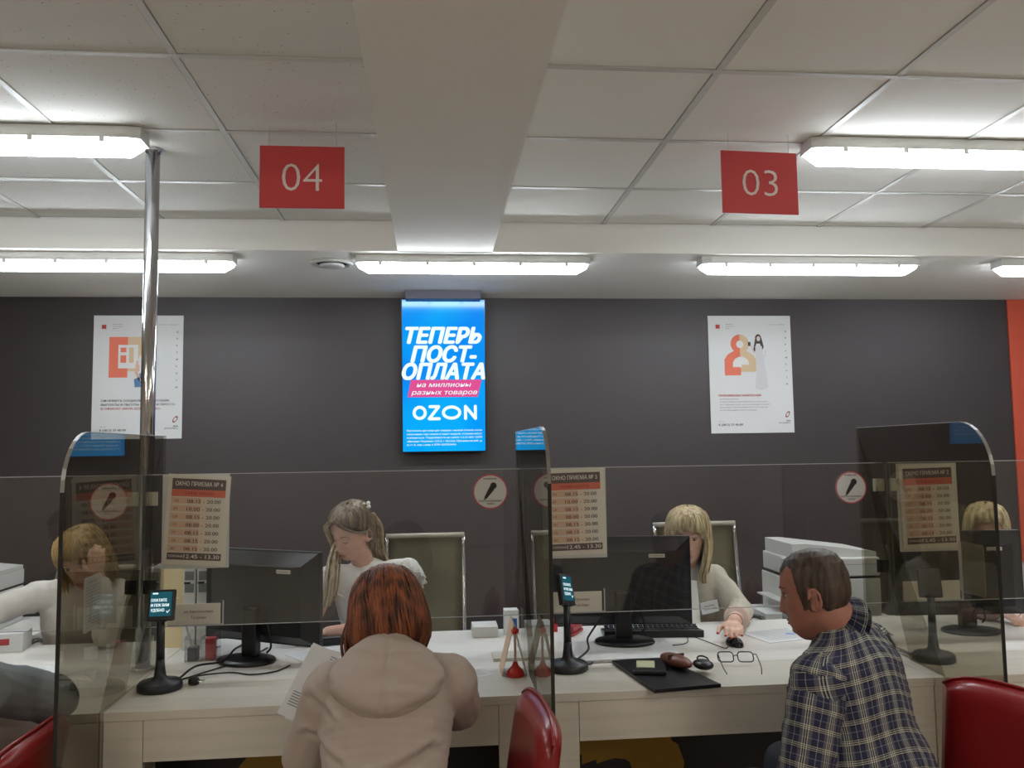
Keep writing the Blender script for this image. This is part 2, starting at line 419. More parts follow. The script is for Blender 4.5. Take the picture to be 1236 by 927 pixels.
# number signs 04, 03 hung from the ceiling
def num_sign(num, x, y, z, w, h, lb, rz=0):
    t = thing('hanging_sign', lb, 'sign', (x, y, z), rz)
    obj('board', bx((-w / 2, -.003, -h / 2), (w / 2, .003, h / 2)), M_red, t)
    bm = text(B(), num, 0, -.052, .104, .142, y=-.0045, align='C', bold=-.012); flat('lettering', bm, mat('sign_white', (226, 214, 212), .6), t)
    bm = text(B(), num, 0, -.052, .104, .142, y=-.0045, align='C', bold=-.012); flat('lettering', bm, mat('sign_white'), t, RZ(180))
    for s in (-1, 1):
        cyl_b = B(); cyl(cyl_b, (s * w * .4, 0, h / 2 - .01), (s * w * .4, 0, HC - z), .0008, n=5); obj('hanging_wire', cyl_b, mat('wire', (190, 190, 188), .3), t)
num_sign('04', -.4645, 2.98, 2.538, .300, .228, 'red hanging sign reading 04, hung left of the boxed beam')
num_sign('03', 1.243, 2.98, 2.546, .305, .24, 'red hanging sign reading 03, beside the end of the right strip light', rz=.06)

# ================================================================== TV
t = thing('wall_screen', 'tall bright blue advertising screen hanging on the dark wall', 'screen', (.072, 5.475, 2.04))
TW, TH = .272, .500
obj('body', bx((-TW - .008, 0, -TH - .008), (TW + .008, .06, TH + .008)), M_black, t, bevel=.003)
obj('wall_bracket', bx((-.1, .06, -.2), (.1, .10, .2)), M_black2, t)
def tv_mat():
    m = bpy.data.materials.new('screen_blue'); m.use_nodes = True; nt = m.node_tree; N = nt.nodes; L = nt.links; b = N['Principled BSDF']
    tc = N.new('ShaderNodeTexCoord'); mp = N.new('ShaderNodeMapping'); mp.inputs['Rotation'].default_value = (0, .5, 0); L.new(tc.outputs['Object'], mp.inputs[0])
    w = N.new('ShaderNodeTexNoise'); w.inputs['Scale'].default_value = 1.6; L.new(mp.outputs[0], w.inputs[0])
    cr = N.new('ShaderNodeValToRGB'); cr.color_ramp.elements[0].position = .4; cr.color_ramp.elements[0].color = lin((0, 138, 246)) + (1,)
    cr.color_ramp.elements[1].position = .62; cr.color_ramp.elements[1].color = lin((0, 172, 252)) + (1,)
    L.new(w.outputs[0], cr.inputs[0]); L.new(cr.outputs[0], b.inputs['Emission Color']); b.inputs['Emission Strength'].default_value = .76
    b.inputs['Base Color'].default_value = (0, 0, 0, 1); b.inputs['Roughness'].default_value = .09; b.inputs['Specular IOR Level'].default_value = .3
    return m
scr = obj('display', bx((-TW, -.0015, -TH), (TW, .001, TH)), tv_mat(), t)
E_w = emis('screen_white', (236, 252, 255), .82); E_pink = emis('screen_pink', (224, 84, 150), .76)
t.rotation_euler = (.085, 0, 0)
def tvz(v): return TH - v * 2 * TH        # v: 0 top .. 1 bottom
bm = B()
text(bm, 'ТЕПЕРЬ', -TW * .90, tvz(.285), .098, TW * 1.80, y=-.003, bold=.055, shear=.25)
text(bm, 'ПОСТ-', -TW * .78, tvz(.408), .098, TW * 1.56, y=-.003, bold=.055, shear=.25)
text(bm, 'ОПЛАТА', -TW * .99, tvz(.522), .098, TW * 1.97, y=-.003, bold=.055, shear=.25)
text(bm, 'на миллионы', -TW * .66, tvz(.575), .030, TW * 1.32, y=-.005, bold=.006, shear=.25)
text(bm, 'разных товаров', -TW * .79, tvz(.625), .030, TW * 1.60, y=-.005, bold=.006, shear=.25)
flat('lettering', bm, E_w, scr)
bm = B(); poly(bm, [(-TW * .80, tvz(.528)), (TW * .92, tvz(.528)), (TW * .82, tvz(.642)), (-TW * .88, tvz(.642))], -.0025); flat('pink_banner', bm, E_pink, scr)
# the four big letters of the logo, drawn as strokes
def stroke(bm, pts, w, y=-.004):
    for (ax, az), (bx_, bz) in zip(pts, pts[1:]):
        d = V((bx_ - ax, bz - az)); n = V((-d.y, d.x)).normalized() * w / 2
        poly(bm, [(ax + n.x, az + n.y), (bx_ + n.x, bz + n.y), (bx_ - n.x, bz - n.y), (ax - n.x, az - n.y)], y)
    for (ax, az) in pts: poly(bm, circ(ax, az, w / 2, 14), y)
def ring(bm, cx, cz, rx, rz, w, y=-.004, n=32):
    for k in range(n):
        a, b = 2 * PI * k / n, 2 * PI * (k + 1) / n
        poly(bm, [(cx + rx * math.cos(a), cz + rz * math.sin(a)), (cx + rx * math.cos(b), cz + rz * math.sin(b)),
                  (cx + (rx - w) * math.cos(b), cz + (rz - w) * math.sin(b)), (cx + (rx - w) * math.cos(a), cz + (rz - w) * math.sin(a))], y)
bm = B(); zt, zb = tvz(.705), tvz(.785); zc = (zt + zb) / 2; LW = .020
ring(bm, -TW * .59, zc, TW * .17, .047, LW)
stroke(bm, [(-TW * .34, zt), (-TW * .13, zt), (-TW * .36, zb), (-TW * .12, zb)], LW)
ring(bm, TW * .18, zc, TW * .235, .047, LW)
stroke(bm, [(TW * .52, zb), (TW * .52, zt), (TW * .76, zb), (TW * .76, zt)], LW)
flat('lettering', bm, E_w, scr)
bm = B()
for i, s in enumerate(['Постоплата доступна для товаров с меткой «Оплата после', 'получения» при заказе в пункт выдачи. Условия могут', 'измениться. Подробности на сайте 1.2.10 2021 ООО',
                       '«Интернет Решения» 123112, г. Москва, Пресненская наб., д.', '10, эт. 41, пом. I, комн. 6. ОГРН 1027739244741.']):
    text(bm, s, -TW * .90, tvz(.868 + .0235 * i), .0115, TW * (1.82 if i < 4 else 1.2), y=-.003, bold=.01)
flat('lettering', bm, E_w, scr)
t2 = thing('screen_mount_cover', 'grey box on the soffit directly above the blue screen', 'bracket', (.07, 5.36, HS))
obj('cover', bx((-.245, -.03, -.058), (.245, .12, 0)), mat('mount_grey', (92, 92, 104), .5), t2, bevel=.003)
obj('hanger', bx((-.1, .205, -.30), (.1, .25, 0)), M_black2, t2)

# ================================================================== POSTERS
def poster(x, z, w, h, lb, left):
    t = thing('poster', lb, 'poster', (x, Y1 - .006, z))
    obj('sheet', bx((-w / 2, -.001, -h / 2), (w / 2, .004, h / 2)), M_paper, t)
    P = lambda u, v: (-w / 2 + u * w, h / 2 - v * h)
    R = lambda u0, v0, u1, v1: rect(P(u0, v0)[0], P(u0, v1)[1], P(u1, v1)[0], P(u0, v0)[1])
    mo = mat('print_orange', (222, 116, 92), .7); mt_ = mat('print_tan', (206, 180, 146), .7); mw = mat('print_white', (214, 214, 213), .7)
    mh = mat('print_hair', (74, 62, 58), .7); ms = mat('print_skin', (214, 176, 156), .7); mg = mat('print_grey', (200, 200, 202), .7)
    def F(name, m, shapes, y):
        for i_, s in enumerate(shapes): flat(name, poly(B(), s, y - .00005 * i_), m, t)
    F('emblem', M_ink_red, [R(.09, .075, .112, .11), R(.118, .075, .14, .11), circ(*P(.115, .092), .012)], -.002)
    bm = B()
    for i, s in enumerate(('Правительство', 'Омской области', 'области')): text(bm, s, *P(.21, .076 + .017 * i), .0055, y=-.002)
    text(bm, 'www.мфц-омск.рф  государственные', *P(.72, .078), .005, .125, y=-.002)
    for i, s in enumerate('ДОКУМЕНТЫ'): text(bm, s, *P(.925 if left else .925, .14 + .0565 * i), .0105, y=-.002, bold=.03)
    text(bm, 'мои', *P(.955, .905), .011, y=-.002, bold=.03, align='R'); text(bm, 'документы', *P(.955, .922), .011, y=-.002, align='R')
    text(bm, 'Телефон', *P(.09, .905), .006, y=-.002); text(bm, '8 (3812) 37-40-09', *P(.09, .937), .0145, w * .29, y=-.002, bold=.02)
    flat('lettering', bm, M_ink, t)
    bm = B(); cx, cz = P(.925, .845)
    for k in range(20):
        a, b = 2 * PI * k / 20, 2 * PI * (k + 1) / 20
        f = lambda an, r: (cx + r * (.7 * math.cos(an) + .35 * math.sin(an)), cz + r * (math.sin(an) + .15 * math.cos(an)))
        poly(bm, [f(a, .022), f(b, .022), f(b, .013), f(a, .013)], -.002)
    flat('logo', bm, mat('print_maroon', (140, 64, 52), .7), t)
    if left:
        F('orange_print', mo, [R(.177, .175, .384, .505)], -.002); F('tan_print', mt_, [R(.384, .175, .59, .455)], -.002)
        F('white_print', mw, [R(.28, .24, .50, .43)], -.003)
        F('orange_print', mo, [R(.305, .262, .37, .30), R(.305, .325, .37, .385)], -.004); F('tan_print', mt_, [R(.40, .262, .452, .385)], -.004)
        F('figure_hair', mh, [circ(*P(.585, .275), .026, rz=.03), [P(.56, .27), P(.61, .24), P(.63, .30), P(.55, .33)]], -.004)
        F('figure_skin', ms, [circ(*P(.60, .288), .019, rz=.024), [P(.485, .37), P(.51, .37), P(.50, .46), P(.54, .53), P(.52, .54), P(.465, .46)]], -.005)
        F('figure_shirt', mw, [[P(.52, .33), P(.58, .315), P(.66, .33), P(.66, .47), P(.52, .47), P(.52, .40), P(.48, .40)]], -.0045)
        F('figure_jeans', mat('print_denim', (84, 124, 168), .7), [[P(.52, .47), P(.66, .47), P(.68, .60), P(.60, .575), P(.53, .55)], [P(.46, .52), P(.52, .50), P(.54, .58), P(.47, .585)]], -.005)
        bm = B(); text(bm, 'ОФОРМИТЬ СОЦИАЛЬНЫЕ ПОСОБИЯ,', *P(.10, .70), .0135, w * .76, y=-.002, bold=.02)
        text(bm, 'ВЫПЛАТЫ И ЛЬГОТЫ БЫСТРО И ПРОСТО', *P(.10, .732), .0135, w * .82, y=-.002, bold=.02); flat('lettering', bm, M_ink, t)
        bm = B(); text(bm, 'В ОФИСАХ «МОИ ДОКУМЕНТЫ»', *P(.10, .764), .0135, w * .66, y=-.002, bold=.02); flat('lettering', bm, M_ink_red, t)
    else:
        cxm = .375
        def halfring(cu, cv, r, side, y, m):
            c = P(cu, cv); pts = [(c[0], c[1] + r)] + [(c[0] + side * r * math.sin(a), c[1] + r * math.cos(a)) for a in np.linspace(0, PI, 16)[1:]]
            F('orange_print' if side < 0 else 'tan_print', m, [pts], y)
        halfring(cxm, .24, .066, -1, -.002, mo); halfring(cxm, .24, .066, 1, -.002, mt_)
        F('orange_print', mo, [[P(cxm, .30), P(.30, .30), P(.22, .335), P(.185, .375), P(.185, .51), P(.38, .51), P(.38, .45), P(cxm, .45)]], -.0021)
        F('tan_print', mt_, [[P(cxm, .30), P(.45, .30), P(.53, .335), P(.565, .375), P(.565, .48), P(.38, .48), P(.38, .40), P(cxm, .40)]], -.0021)
        F('white_print', mw, [circ(*P(.375, .245), .026), [P(.285, .44), P(.285, .40), P(.31, .37), P(.36, .352), P(.42, .355), P(.47, .38), P(.48, .42), P(.39, .42), P(.39, .44)]], -.003)
        F('figure_hair', mh, [circ(*P(.60, .19), .022, rz=.026), [P(.565, .19), P(.64, .19), P(.665, .27), P(.64, .30), P(.62, .24), P(.575, .24), P(.555, .32), P(.535, .30)], R(.475, .225, .505, .26)], -.003)
        F('figure_skin', mat('print_skin_pale', (206, 196, 190), .7), [circ(*P(.602, .197), .013, rz=.018), [P(.50, .26), P(.515, .255), P(.55, .31), P(.56, .30), P(.545, .34)], [P(.65, .29), P(.70, .30), P(.67, .36), P(.655, .35), P(.68, .31)]], -.004)
        F('figure_dress', mg, [[P(.56, .26), P(.64, .26), P(.655, .36), P(.68, .46), P(.70, .62), P(.60, .64), P(.545, .62), P(.57, .45), P(.565, .36)]], -.0035)
        bm = B(); text(bm, 'ПРИНИМАЕМ ЗАЯВЛЕНИЯ', *P(.10, .69), .0145, w * .51, y=-.002, bold=.03); flat('lettering', bm, M_ink_red, t)
        bm = B()
        for i, (s, q) in enumerate((('на компенсацию расходов', .22), ('на предоставление ежемесячной выплаты пособия семьям', .57), ('на оформление сертификата на материнский капитал', .60), ('на включение в государственный реестр получателей мер', .57), ('на получение единой выплаты при рождении', .44))):
            text(bm, s, *P(.115, .716 + .0235 * i), .0085, w * q, y=-.002)
        flat('lettering', bm, M_ink_grey, t)
poster(-1.925, 2.055, .568, .812, 'white poster with an orange printed square and a woman in jeans, behind the chrome pole', True)
poster(2.225, 2.05, .60, .826, 'white poster with an orange printed ampersand and a woman in a white dress', False)

# ================================================================== DESKS
SX = [-2.41, -1.04, .337, 1.70, 3.07]
DF, DJ, DB, DZ = 2.755, 3.06, 3.76, .75
def desk(x0, x1, lb, digit, dcx):
    t = thing('counter_desk', lb, 'desk', ((x0 + x1) / 2, DF, 0), group='service desks in a row')
    w = (x1 - x0) / 2 - .0015
    obj('front_board', bx((-w, 0, DZ - .028), (w, DJ - DF - .002, DZ)), M_wood, t, bevel=.0015)
    obj('rear_board', bx((-w, DJ - DF + .001, DZ - .028), (w, DB - DF, DZ)), M_wood2, t, bevel=.0015)
    obj('side_panel', bx((-w, .004, 0), (-w + .13, .03, DZ - .029)), M_wood, t, bevel=.001)
    obj('side_panel', bx((w - .13, .004, 0), (w, .03, DZ - .029)), M_wood, t, bevel=.001)
    obj('gable', bx((-w, .031, 0), (-w + .025, DB - DF - .03, DZ - .029)), M_wood, t)
    obj('gable', bx((w - .025, .031, 0), (w, DB - DF - .03, DZ - .029)), M_wood, t)
    obj('apron', bx((-w + .1315, .004, .594), (w - .1315, .026, DZ - .029)), M_wood, t, bevel=.001)
    mp_ = obj('modesty_panel', bx((-w + .0255, .46, .02), (w - .0255, .478, .7)), mat('modesty_dark', (40, 32, 32), .5), t)
    if digit:
        bm = text(B(), digit, dcx - (x0 + x1) / 2, .475 - .50, .50, .34, y=.455, bold=.06, align='C')
        flat('numeral', bm, M_gold, mp_)
desk(SX[0], SX[1], 'whitewashed wooden service desk at the left, under the grey sleeve', '5', -1.75)
desk(SX[1], SX[2], 'whitewashed wooden service desk in front of the beige coat, golden 4 underneath', '4', -.70)
desk(SX[2], SX[3], 'whitewashed wooden service desk with eyeglasses on it, golden 3 underneath', '3', .735)
desk(SX[3], SX[4], 'whitewashed wooden service desk at the right edge, behind the smoked panel', '2', 2.1)

# ------------------------------------------------------------------ smoked side panels
def side_panel(x, lb, rz=0):
    t = thing('side_partition', lb, 'partition', (x, 2.42, DZ), rz, group='smoked acrylic side partitions')
    zt, zb, L_ = 1.617 - DZ, .18 - DZ, .93
    pts = []
    r = .17
    pts += [(L_, .002), (L_, zt)]
    for a in np.linspace(PI / 2, PI, 9): pts.append((r + r * math.cos(a), zt - r + r * math.sin(a)))
    # extends down in front of the desk edge only where it clears the desk
    yfr = DF - 2.42 - .006
    pts += [(0, zb), (yfr, zb), (yfr, .002)]
    bm = B(); a = [bm.verts.new((-.005, y, z)) for y, z in pts]; b = [bm.verts.new((.005, y, z)) for y, z in pts]
    bm.faces.new(a); bm.faces.new(b[::-1]); n = len(pts)
    bmesh.ops.triangulate(bm, faces=bm.faces[:])
    obj('sheet', bm, SMOKED, t)
    # polished edge, dark where it is seen end-on
    def edge(idx, m, nm):
        bm = B()
        for i in idx:
            (ya, za), (yb, zb_) = pts[i], pts[i + 1]
            q = [bm.verts.new(p) for p in ((-.0055, ya, za), (.0055, ya, za), (.0055, yb, zb_), (-.0055, yb, zb_))]; bm.faces.new(q)
            dy, dz = yb - ya, zb_ - za; l = math.hypot(dy, dz); ny, nz = -dz / l * .002, dy / l * .002
            q2 = [bm.verts.new(p) for p in ((-.0055, ya - ny, za - nz), (.0055, ya - ny, za - nz), (.0055, yb - ny, zb_ - nz), (-.0055, yb - ny, zb_ - nz))]
            bm.faces.new(q2)
            for s in range(4):
                bm.faces.new((q[s], q[(s + 1) % 4], q2[(s + 1) % 4], q2[s]))
        obj(nm, bm, m, t)
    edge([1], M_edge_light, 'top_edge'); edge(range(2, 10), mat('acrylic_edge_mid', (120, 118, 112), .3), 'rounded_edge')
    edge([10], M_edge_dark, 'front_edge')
    return t
pA = side_panel(SX[1] + .015, 'smoked acrylic side partition nearest the chrome pole', .018)
pB = side_panel(SX[2], 'smoked acrylic side partition seen nearly edge-on beside the leaflet stand')
pC = side_panel(SX[3] + .02, 'smoked acrylic side partition right of the man in plaid', -.065)

# ------------------------------------------------------------------ clear front screens
YSC = 3.20
def front_screen(x0, x1, lb):
    t = thing('front_screen', lb, 'screen guard', ((x0 + x1) / 2, YSC, .92), group='clear acrylic front screens')
    w = (x1 - x0) / 2 - .012
    obj('sheet', bx((-w, -.003, 0), (w, .003, .552)), CLEAR, t)
    obj('top_edge', bx((-w, -.0032, .552), (w, .0032, .5545)), M_edge_light, t)
    obj('bottom_edge', bx((-w, -.0032, -.0022), (w, .0032, 0)), M_edge_light, t)
    return t
SS = [-2.49, -1.07, .35, 1.81, 3.25]
front_screen(SS[0], SS[1], 'clear acrylic front screen at the far left, before the clerk with a raised hand')
front_screen(SS[1], SS[2], 'clear acrylic front screen before the clerk in the ruffled blouse')
front_screen(SS[2], SS[3], 'clear acrylic front screen before the clerk in the beige cardigan')
front_screen(SS[3], SS[4], 'clear acrylic front screen at the right edge')
# angle profile and clamps where screen meets side partition
def joint(x, tape):
    t = thing('acrylic_joint', {-1: 'clear strip joining screens and partition beside the pole', 0: 'clear strip joining screens and partition right of the empty office chair',
                                1: 'clear strip joining screens and partition behind the man in plaid'}[tape], 'bracket', (x, YSC, .92))
    for s in (-1, 1):
        obj('angle_strip', bx((s * .0065 + (-.003 if s < 0 else 0), -.022, 0), (s * .0065 + (0 if s < 0 else .003), -.004, .55)), mat('joint_strip', (150, 154, 152), .3, alpha=.55), t)
    for z, m, nm in ((.44, mat('tape_white', (168, 166, 150), .5), 'upper_clamp'), (.12, M_black2, 'lower_clamp')):
        if tape == 0:
            m = CLEARBOX
        for s in (-1, 1):
            obj(nm, bx((s * .008 if s > 0 else -.055, -.010, z), (.055 if s > 0 else s * .008, -.0035, z + .05)), m, t, bevel=.001)
for x, k in ((SS[1], -1), (SS[2], 0), (SS[3], 1)): joint(x, k)

# ------------------------------------------------------------------ timetables
M_pocket = glass_mat('pocket', (.9, .9, .88), .04)
def timetable(num, x, z, w, h, rot, lb):
    t = thing('timetable_sign', lb, 'sign', (x, YSC - .005, z))
    M = RY(rot)
    obj('pocket_back', bx((-w / 2 - .012, -.003, -h / 2 - .012), (w / 2 + .004, -.0015, h / 2 + .004)), mat('pocket_white', (188, 190, 186), .5), t)
    obj('sheet', bx((-w / 2, -.006, -h / 2), (w / 2, -.0045, h / 2), M), M_paper_warm, t)
    W_ = w * .86; P = lambda u, v: (-W_ / 2 + u * W_, h / 2 - v * h)
    R = lambda u0, v0, u1, v1: rect(P(u0, v0)[0], P(u0, v1)[1], P(u1, v1)[0], P(u0, v0)[1])
    mg = mat('table_grey', (96, 84, 80), .7); mo = mat('table_orange', (198, 108, 86), .7); mt_ = mat('table_tan', (204, 172, 148), .7); mt2 = mat('table_cream', (212, 196, 178), .7)
    def F(name, m, shapes, y):
        for s in shapes: flat(name, poly(B(), s, y), m, t, M)
    F('header_band', mg, [R(0, .045, 1, .165), R(0, .868, 1, .945)], -.0070)
    F('orange_band', mo, [R(0, .165, 1, .245)], -.0070)
    F('row_band', mt_, [R(0, .255 + .088 * i, .55, .325 + .088 * i) for i in range(7)], -.0070)
    F('row_band', mt2, [R(.55, .255 + .088 * i, .75, .325 + .088 * i) for i in range(7)], -.0070)
    bm = text(B(), 'ОКНО ПРИЕМА № ' + num, *P(.06, .125), .0155, W_ * .88, y=-.0076, bold=.010)
    text(bm, 'ПЕРЕРЫВ', *P(.03, .918), .008, W_ * .26, y=-.0076); text(bm, '12.45 - 13.30', *P(.31, .925), .0135, W_ * .66, y=-.0076, bold=.010)
    flat('lettering', bm, mat('print_pale', (216, 212, 206), .7), t, M)
    bm = text(B(), 'ГРАФИК РАБОТЫ', *P(.22, .22), .009, W_ * .56, y=-.0076, bold=.01); flat('lettering', bm, mat('print_brick', (160, 50, 40), .7), t, M)
    bm = B()
    for i, (d, s) in enumerate((('ПН', '08.15'), ('ВТ', '10.00'), ('СР', '08.15'), ('ЧТ', '08.00'), ('ПТ', '08.15'), ('СБ', '08.15'), ('ВС', '08.15'))):
        text(bm, d, *P(.06, .308 + .088 * i), .0085, y=-.0076)
        text(bm, s + ' - 20.00', *P(.30, .313 + .088 * i), .0125, W_ * .62, y=-.0076, bold=.006)
    flat('lettering', bm, M_ink, t, M)
    return t
timetable('4', -.873, 1.305, .225, .330, 3.5, 'timetable sheet hung slightly crooked, above the two white files')
timetable('3', .545, 1.305, .232, .330, -1.0, 'timetable sheet on the front screen right beside the dark partition edge')
timetable('2', 1.985, 1.297, .240, .335, -1.2, 'timetable sheet seen dimly through the right smoked partition')

# microphone stickers
def mic_sticker(x, z, lb, r=.0665):
    t = thing('microphone_sticker', lb, 'sticker', (x, YSC - .005, z))
    def F(name, m, shapes, y):
        bm = B()
        for s in shapes: poly(bm, s, y)
        flat(name, bm, m, t)
    bm = B(); cyl(bm, (0, 0, 0), (0, -.0008, 0), r, n=48); obj('disc', bm, M_paper, t)
    bm = B(); ring(bm, 0, 0, r, r, .0045, y=-.0012, n=48); flat('red_ring', bm, mat('ring_red', (190, 60, 74), .6), t)
    d = V((.55, .83)).normalized(); n = V((-d.y, d.x)); c = V((0, .004))
    def q(a, b): p = c + d * a + n * b; return (p.x, p.y)
    F('microphone_print', M_ink, [[q(-.036, .005), q(.012, .0105), q(.012, -.0105), q(-.036, -.005)], circ(*q(.022, 0), .0125), [q(-.044, .002), q(-.036, .002), q(-.036, -.002), q(-.044, -.002)]], -.0014)
    bm = text(B(), 'ВНИМАНИЕ', 0, .046, .006, .05, y=-.0014, bold=.02, align='C'); text(bm, 'ВЕДЕТСЯ АУДИОВИДЕО', 0, -.038, .0055, .088, y=-.0014, bold=.02, align='C')
    text(bm, 'ЗАПИСЬ', 0, -.049, .0055, .03, y=-.0014, bold=.02, align='C'); flat('lettering', bm, M_ink, t)
mic_sticker(.216, 1.388, 'round white microphone sticker above the empty office chair')
mic_sticker(1.662, 1.377, 'round white microphone sticker above the man in plaid', .064)
mic_sticker(-1.188, 1.378, 'round microphone sticker seen dimly through the left smoked partition', .068)

# notices on the smoked panels
t = thing('instruction_card', 'small white instruction card with rounded corners stuck on the left smoked partition', 'card', (SX[1] + .0065, 2.668, 1.103))
def rrect(w, h, r, n=5):
    pts = []
    for cx, cz, a0 in ((w / 2 - r, h / 2 - r, 0), (-w / 2 + r, h / 2 - r, PI / 2), (-w / 2 + r, -h / 2 + r, PI), (w / 2 - r, -h / 2 + r, 1.5 * PI)):
        for k in range(n + 1): a = a0 + PI / 2 * k / n; pts.append((cx + r * math.cos(a), cz + r * math.sin(a)))
    return pts
MX = RZ(90)
bm = B(); prism(bm, rrect(.128, .163, .01), -.001, .0); bmesh.ops.transform(bm, matrix=MX, verts=bm.verts[:]); obj('sheet', bm, M_paper, t)
bm = text(B(), 'ОЦЕНИТЕ УСЛУГУ', 0, .062, .006, .07, y=-.0016, align='C')
for i in range(6): text(bm, 'качество предоставления услуг на', -.054, .050 - .0095 * i, .0035, .105, y=-.0016)
for i in range(4): text(bm, 'отсканируйте код камерой телефона', -.05, -.044 - .0085 * i, .0035, .10, y=-.0016)
flat('lettering', bm, M_ink_grey, t, MX)
bm = B(); poly(bm, rect(-.058, -.006, .058, -.005), -.0016); poly(bm, rect(-.058, -.034, .058, -.033), -.0016); flat('rule_line', bm, M_ink_grey, t, MX)
t = thing('instruction_card', 'pale card stuck on the right smoked partition below the window 2 timetable', 'card', (SX[3] + .0395, 2.579, 1.14))
bm = B(); prism(bm, rrect(.13, .165, .01), -.001, .0); bmesh.ops.transform(bm, matrix=RZ(-90), verts=bm.verts[:]); obj('sheet', bm, mat('card_back', (190, 190, 176), .7), t)

# nameplates hung in acrylic holders on the screens
def nameplate(x, lb, lines, z=.922, w=.2, h=.088):
    t = thing('nameplate', lb, 'nameplate', (x, YSC - .004, z), group='staff nameplates on the screens')
    obj('plate', bx((-w / 2, -.006, .004), (w / 2 - .012, -.002, h - .01)), M_paper_warm, t)
    obj('holder_lip', bx((-w / 2, -.010, 0), (w / 2, -.002, .004)), M_edge_light, t)
    obj('holder_side', bx((w / 2 - .004, -.010, .004), (w / 2, -.002, h)), M_edge_light, t)
    bm = B()
    for i, s in enumerate(lines): text(bm, s, .0 + .01, h * .52 - .022 * i, .0095, y=-.0068, align='C')
    flat('lettering', bm, mat('print_rust', (120, 70, 56), .7), t)
nameplate(-.872, 'cream nameplate on the front screen behind the left payment terminal', ('ия Анатольевна', 'Техрина'))
nameplate(.552, 'cream nameplate on the front screen behind the middle payment terminal', ('Юрьевна', 'Альбина'))
nameplate(1.983, 'dark nameplate in a white edged holder seen through the right smoked partition', (), w=.25)

# ================================================================== DESK EQUIPMENT
def rotM(x, y, z, rz=0): return T(x, y, z) @ Matrix.Rotation(rz, 4, 'Z')

def payment_terminal(x, y, rz, lb, lean=12, turn=0, lines=('ПЛАТИТЕ', 'И ПОК ВАМ', 'УДОБНО'), tall=.105, wide=.088, roll=0, lit=True):
    t = thing('payment_terminal', lb, 'terminal', (x, y, DZ), rz, group='payment terminals on the desks')
    bm = B(); lathe(bm, [(.070, 0), (.074, .004), (.073, .020), (.066, .028), (.03, .034), (.02, .045), (.016, .075), (.0145, .1)], 40)
    obj('base', bm, mat('terminal_dark', (34, 36, 42), .4), t, smooth=True)
    bm = B(); cyl(bm, (0, 0, .09), (0, 0, .235), .0145, .0125, n=20); obj('stem', bm, mat('terminal_dark'), t, smooth=True)
    bm = B(); cyl(bm, (-.018, .0, .236), (.018, 0, .236), .011, n=14); obj('hinge', bm, M_black, t)
    M = T(0, 0, .24) @ Matrix.Rotation(turn, 4, 'Z') @ RY(roll) @ RX(-lean)
    hd = obj('head', bx((-wide / 2, -.012, -.012), (wide / 2, .010, tall - .012), M), mat('terminal_dark'), t, bevel=.004)
    s = obj('display', bx((-wide / 2 + .008, -.0135, .004), (wide / 2 - .010, -.0118, tall - .02), M), emis('terminal_screen', (36, 92, 104), .62) if lit else M_black, t)
    if not lit: return t
    bm = B()
    for i, q in enumerate(lines): text(bm, q, -wide / 2 + .012, tall * .50 - .0165 * i, .0095, wide * (.58, .66, .50)[i], y=-.0145, bold=.03)
    stroke(bm, [(wide * .22, .013 + .008), (wide * .26, .013 + .002), (wide * .33, .013 + .011)], .002, -.0145)
    for k in range(3): poly(bm, circ(-wide / 2 + .018 + .006 * k, tall * .76, .003, 10), -.0145)
    flat('lettering', bm, emis('terminal_text', (225, 245, 248), 1.0), s, M)
    return t
payment_terminal(-.935, 3.0, .05, 'black payment terminal with lit screen on the desk left of the first monitor')
payment_terminal(.480, 3.04, 0, 'black payment terminal with tilted screen beside the dark partition edge', lean=18, turn=.75, roll=12, wide=.075, tall=.112)
payment_terminal(1.835, 2.97, 0, 'black payment terminal behind the right smoked partition', lean=15, turn=-.3, wide=.08, lit=False)

def make_monitor(lb, x, y, rz, asset):
    t = thing('monitor', lb, 'monitor', (x, y, DZ), rz, group='desktop monitors seen from behind')
    # front (screen) faces +Y, casing towards the customer at -Y
    w, zb, zt = .285, .055, .416
    obj('bezel', bx((-w, .012, zb), (w, .036, zt)), M_screen_black, t, bevel=.004)
    bm = B(); a = rect(-w + .006, zb + .006, w - .006, zt - .006); b = rect(-w * .86, zb + .04, w * .78, zt - .055)
    va = [bm.verts.new((x_, .012, z)) for x_, z in a]; vb = [bm.verts.new((x_, -.022, z)) for x_, z in b]
    bm.faces.new(vb); bm.faces.new(va[::-1])
    for k in range(4): bm.faces.new((va[k], va[(k + 1) % 4], vb[(k + 1) % 4], vb[k]))
    obj('back_casing', bm, M_screen_black, t, bevel=.006)
    obj('casing_highlight', bx((-w * .86, -.026, zt - .062), (w * .72, -.019, zt - .056)), mat('ridge', (60, 62, 68), .25), t, bevel=.0015)  # paler bar paints in the highlight along the casing's top edge
    obj('screen', bx((-w + .012, .0355, zb + .016), (w - .012, .0368, zt - .012)), emis('monitor_front', (150, 175, 205), .6), t)
    obj('neck', bx((-.034, -.060, .012), (.034, -.020, .20)), M_black, t, bevel=.008)
    bm = B(); lathe(bm, [(.118, 0), (.122, .004), (.118, .011), (.08, .017), (.0, .018)][:4], 44, T(0, -.065, 0) @ Matrix.Diagonal((1.0, .78, 1, 1)))
    obj('stand_base', bm, M_black, t, smooth=True)
    obj('asset_tag', bx((.11, -.0275, zt - .083), (.175, -.0215, zt - .069)), M_paper_warm, t)
    bm = text(B(), asset, .142, zt - .079, .006, .055, y=-.0282, align='C'); flat('lettering', bm, M_ink, t)
    bm = B(); tube(bm, catmull([(.06, -.02, .16), (.085, -.025, .06), (.07, -.03, .03)], 6), .004, 6); obj('cable', bm, M_black2, t)
    return t
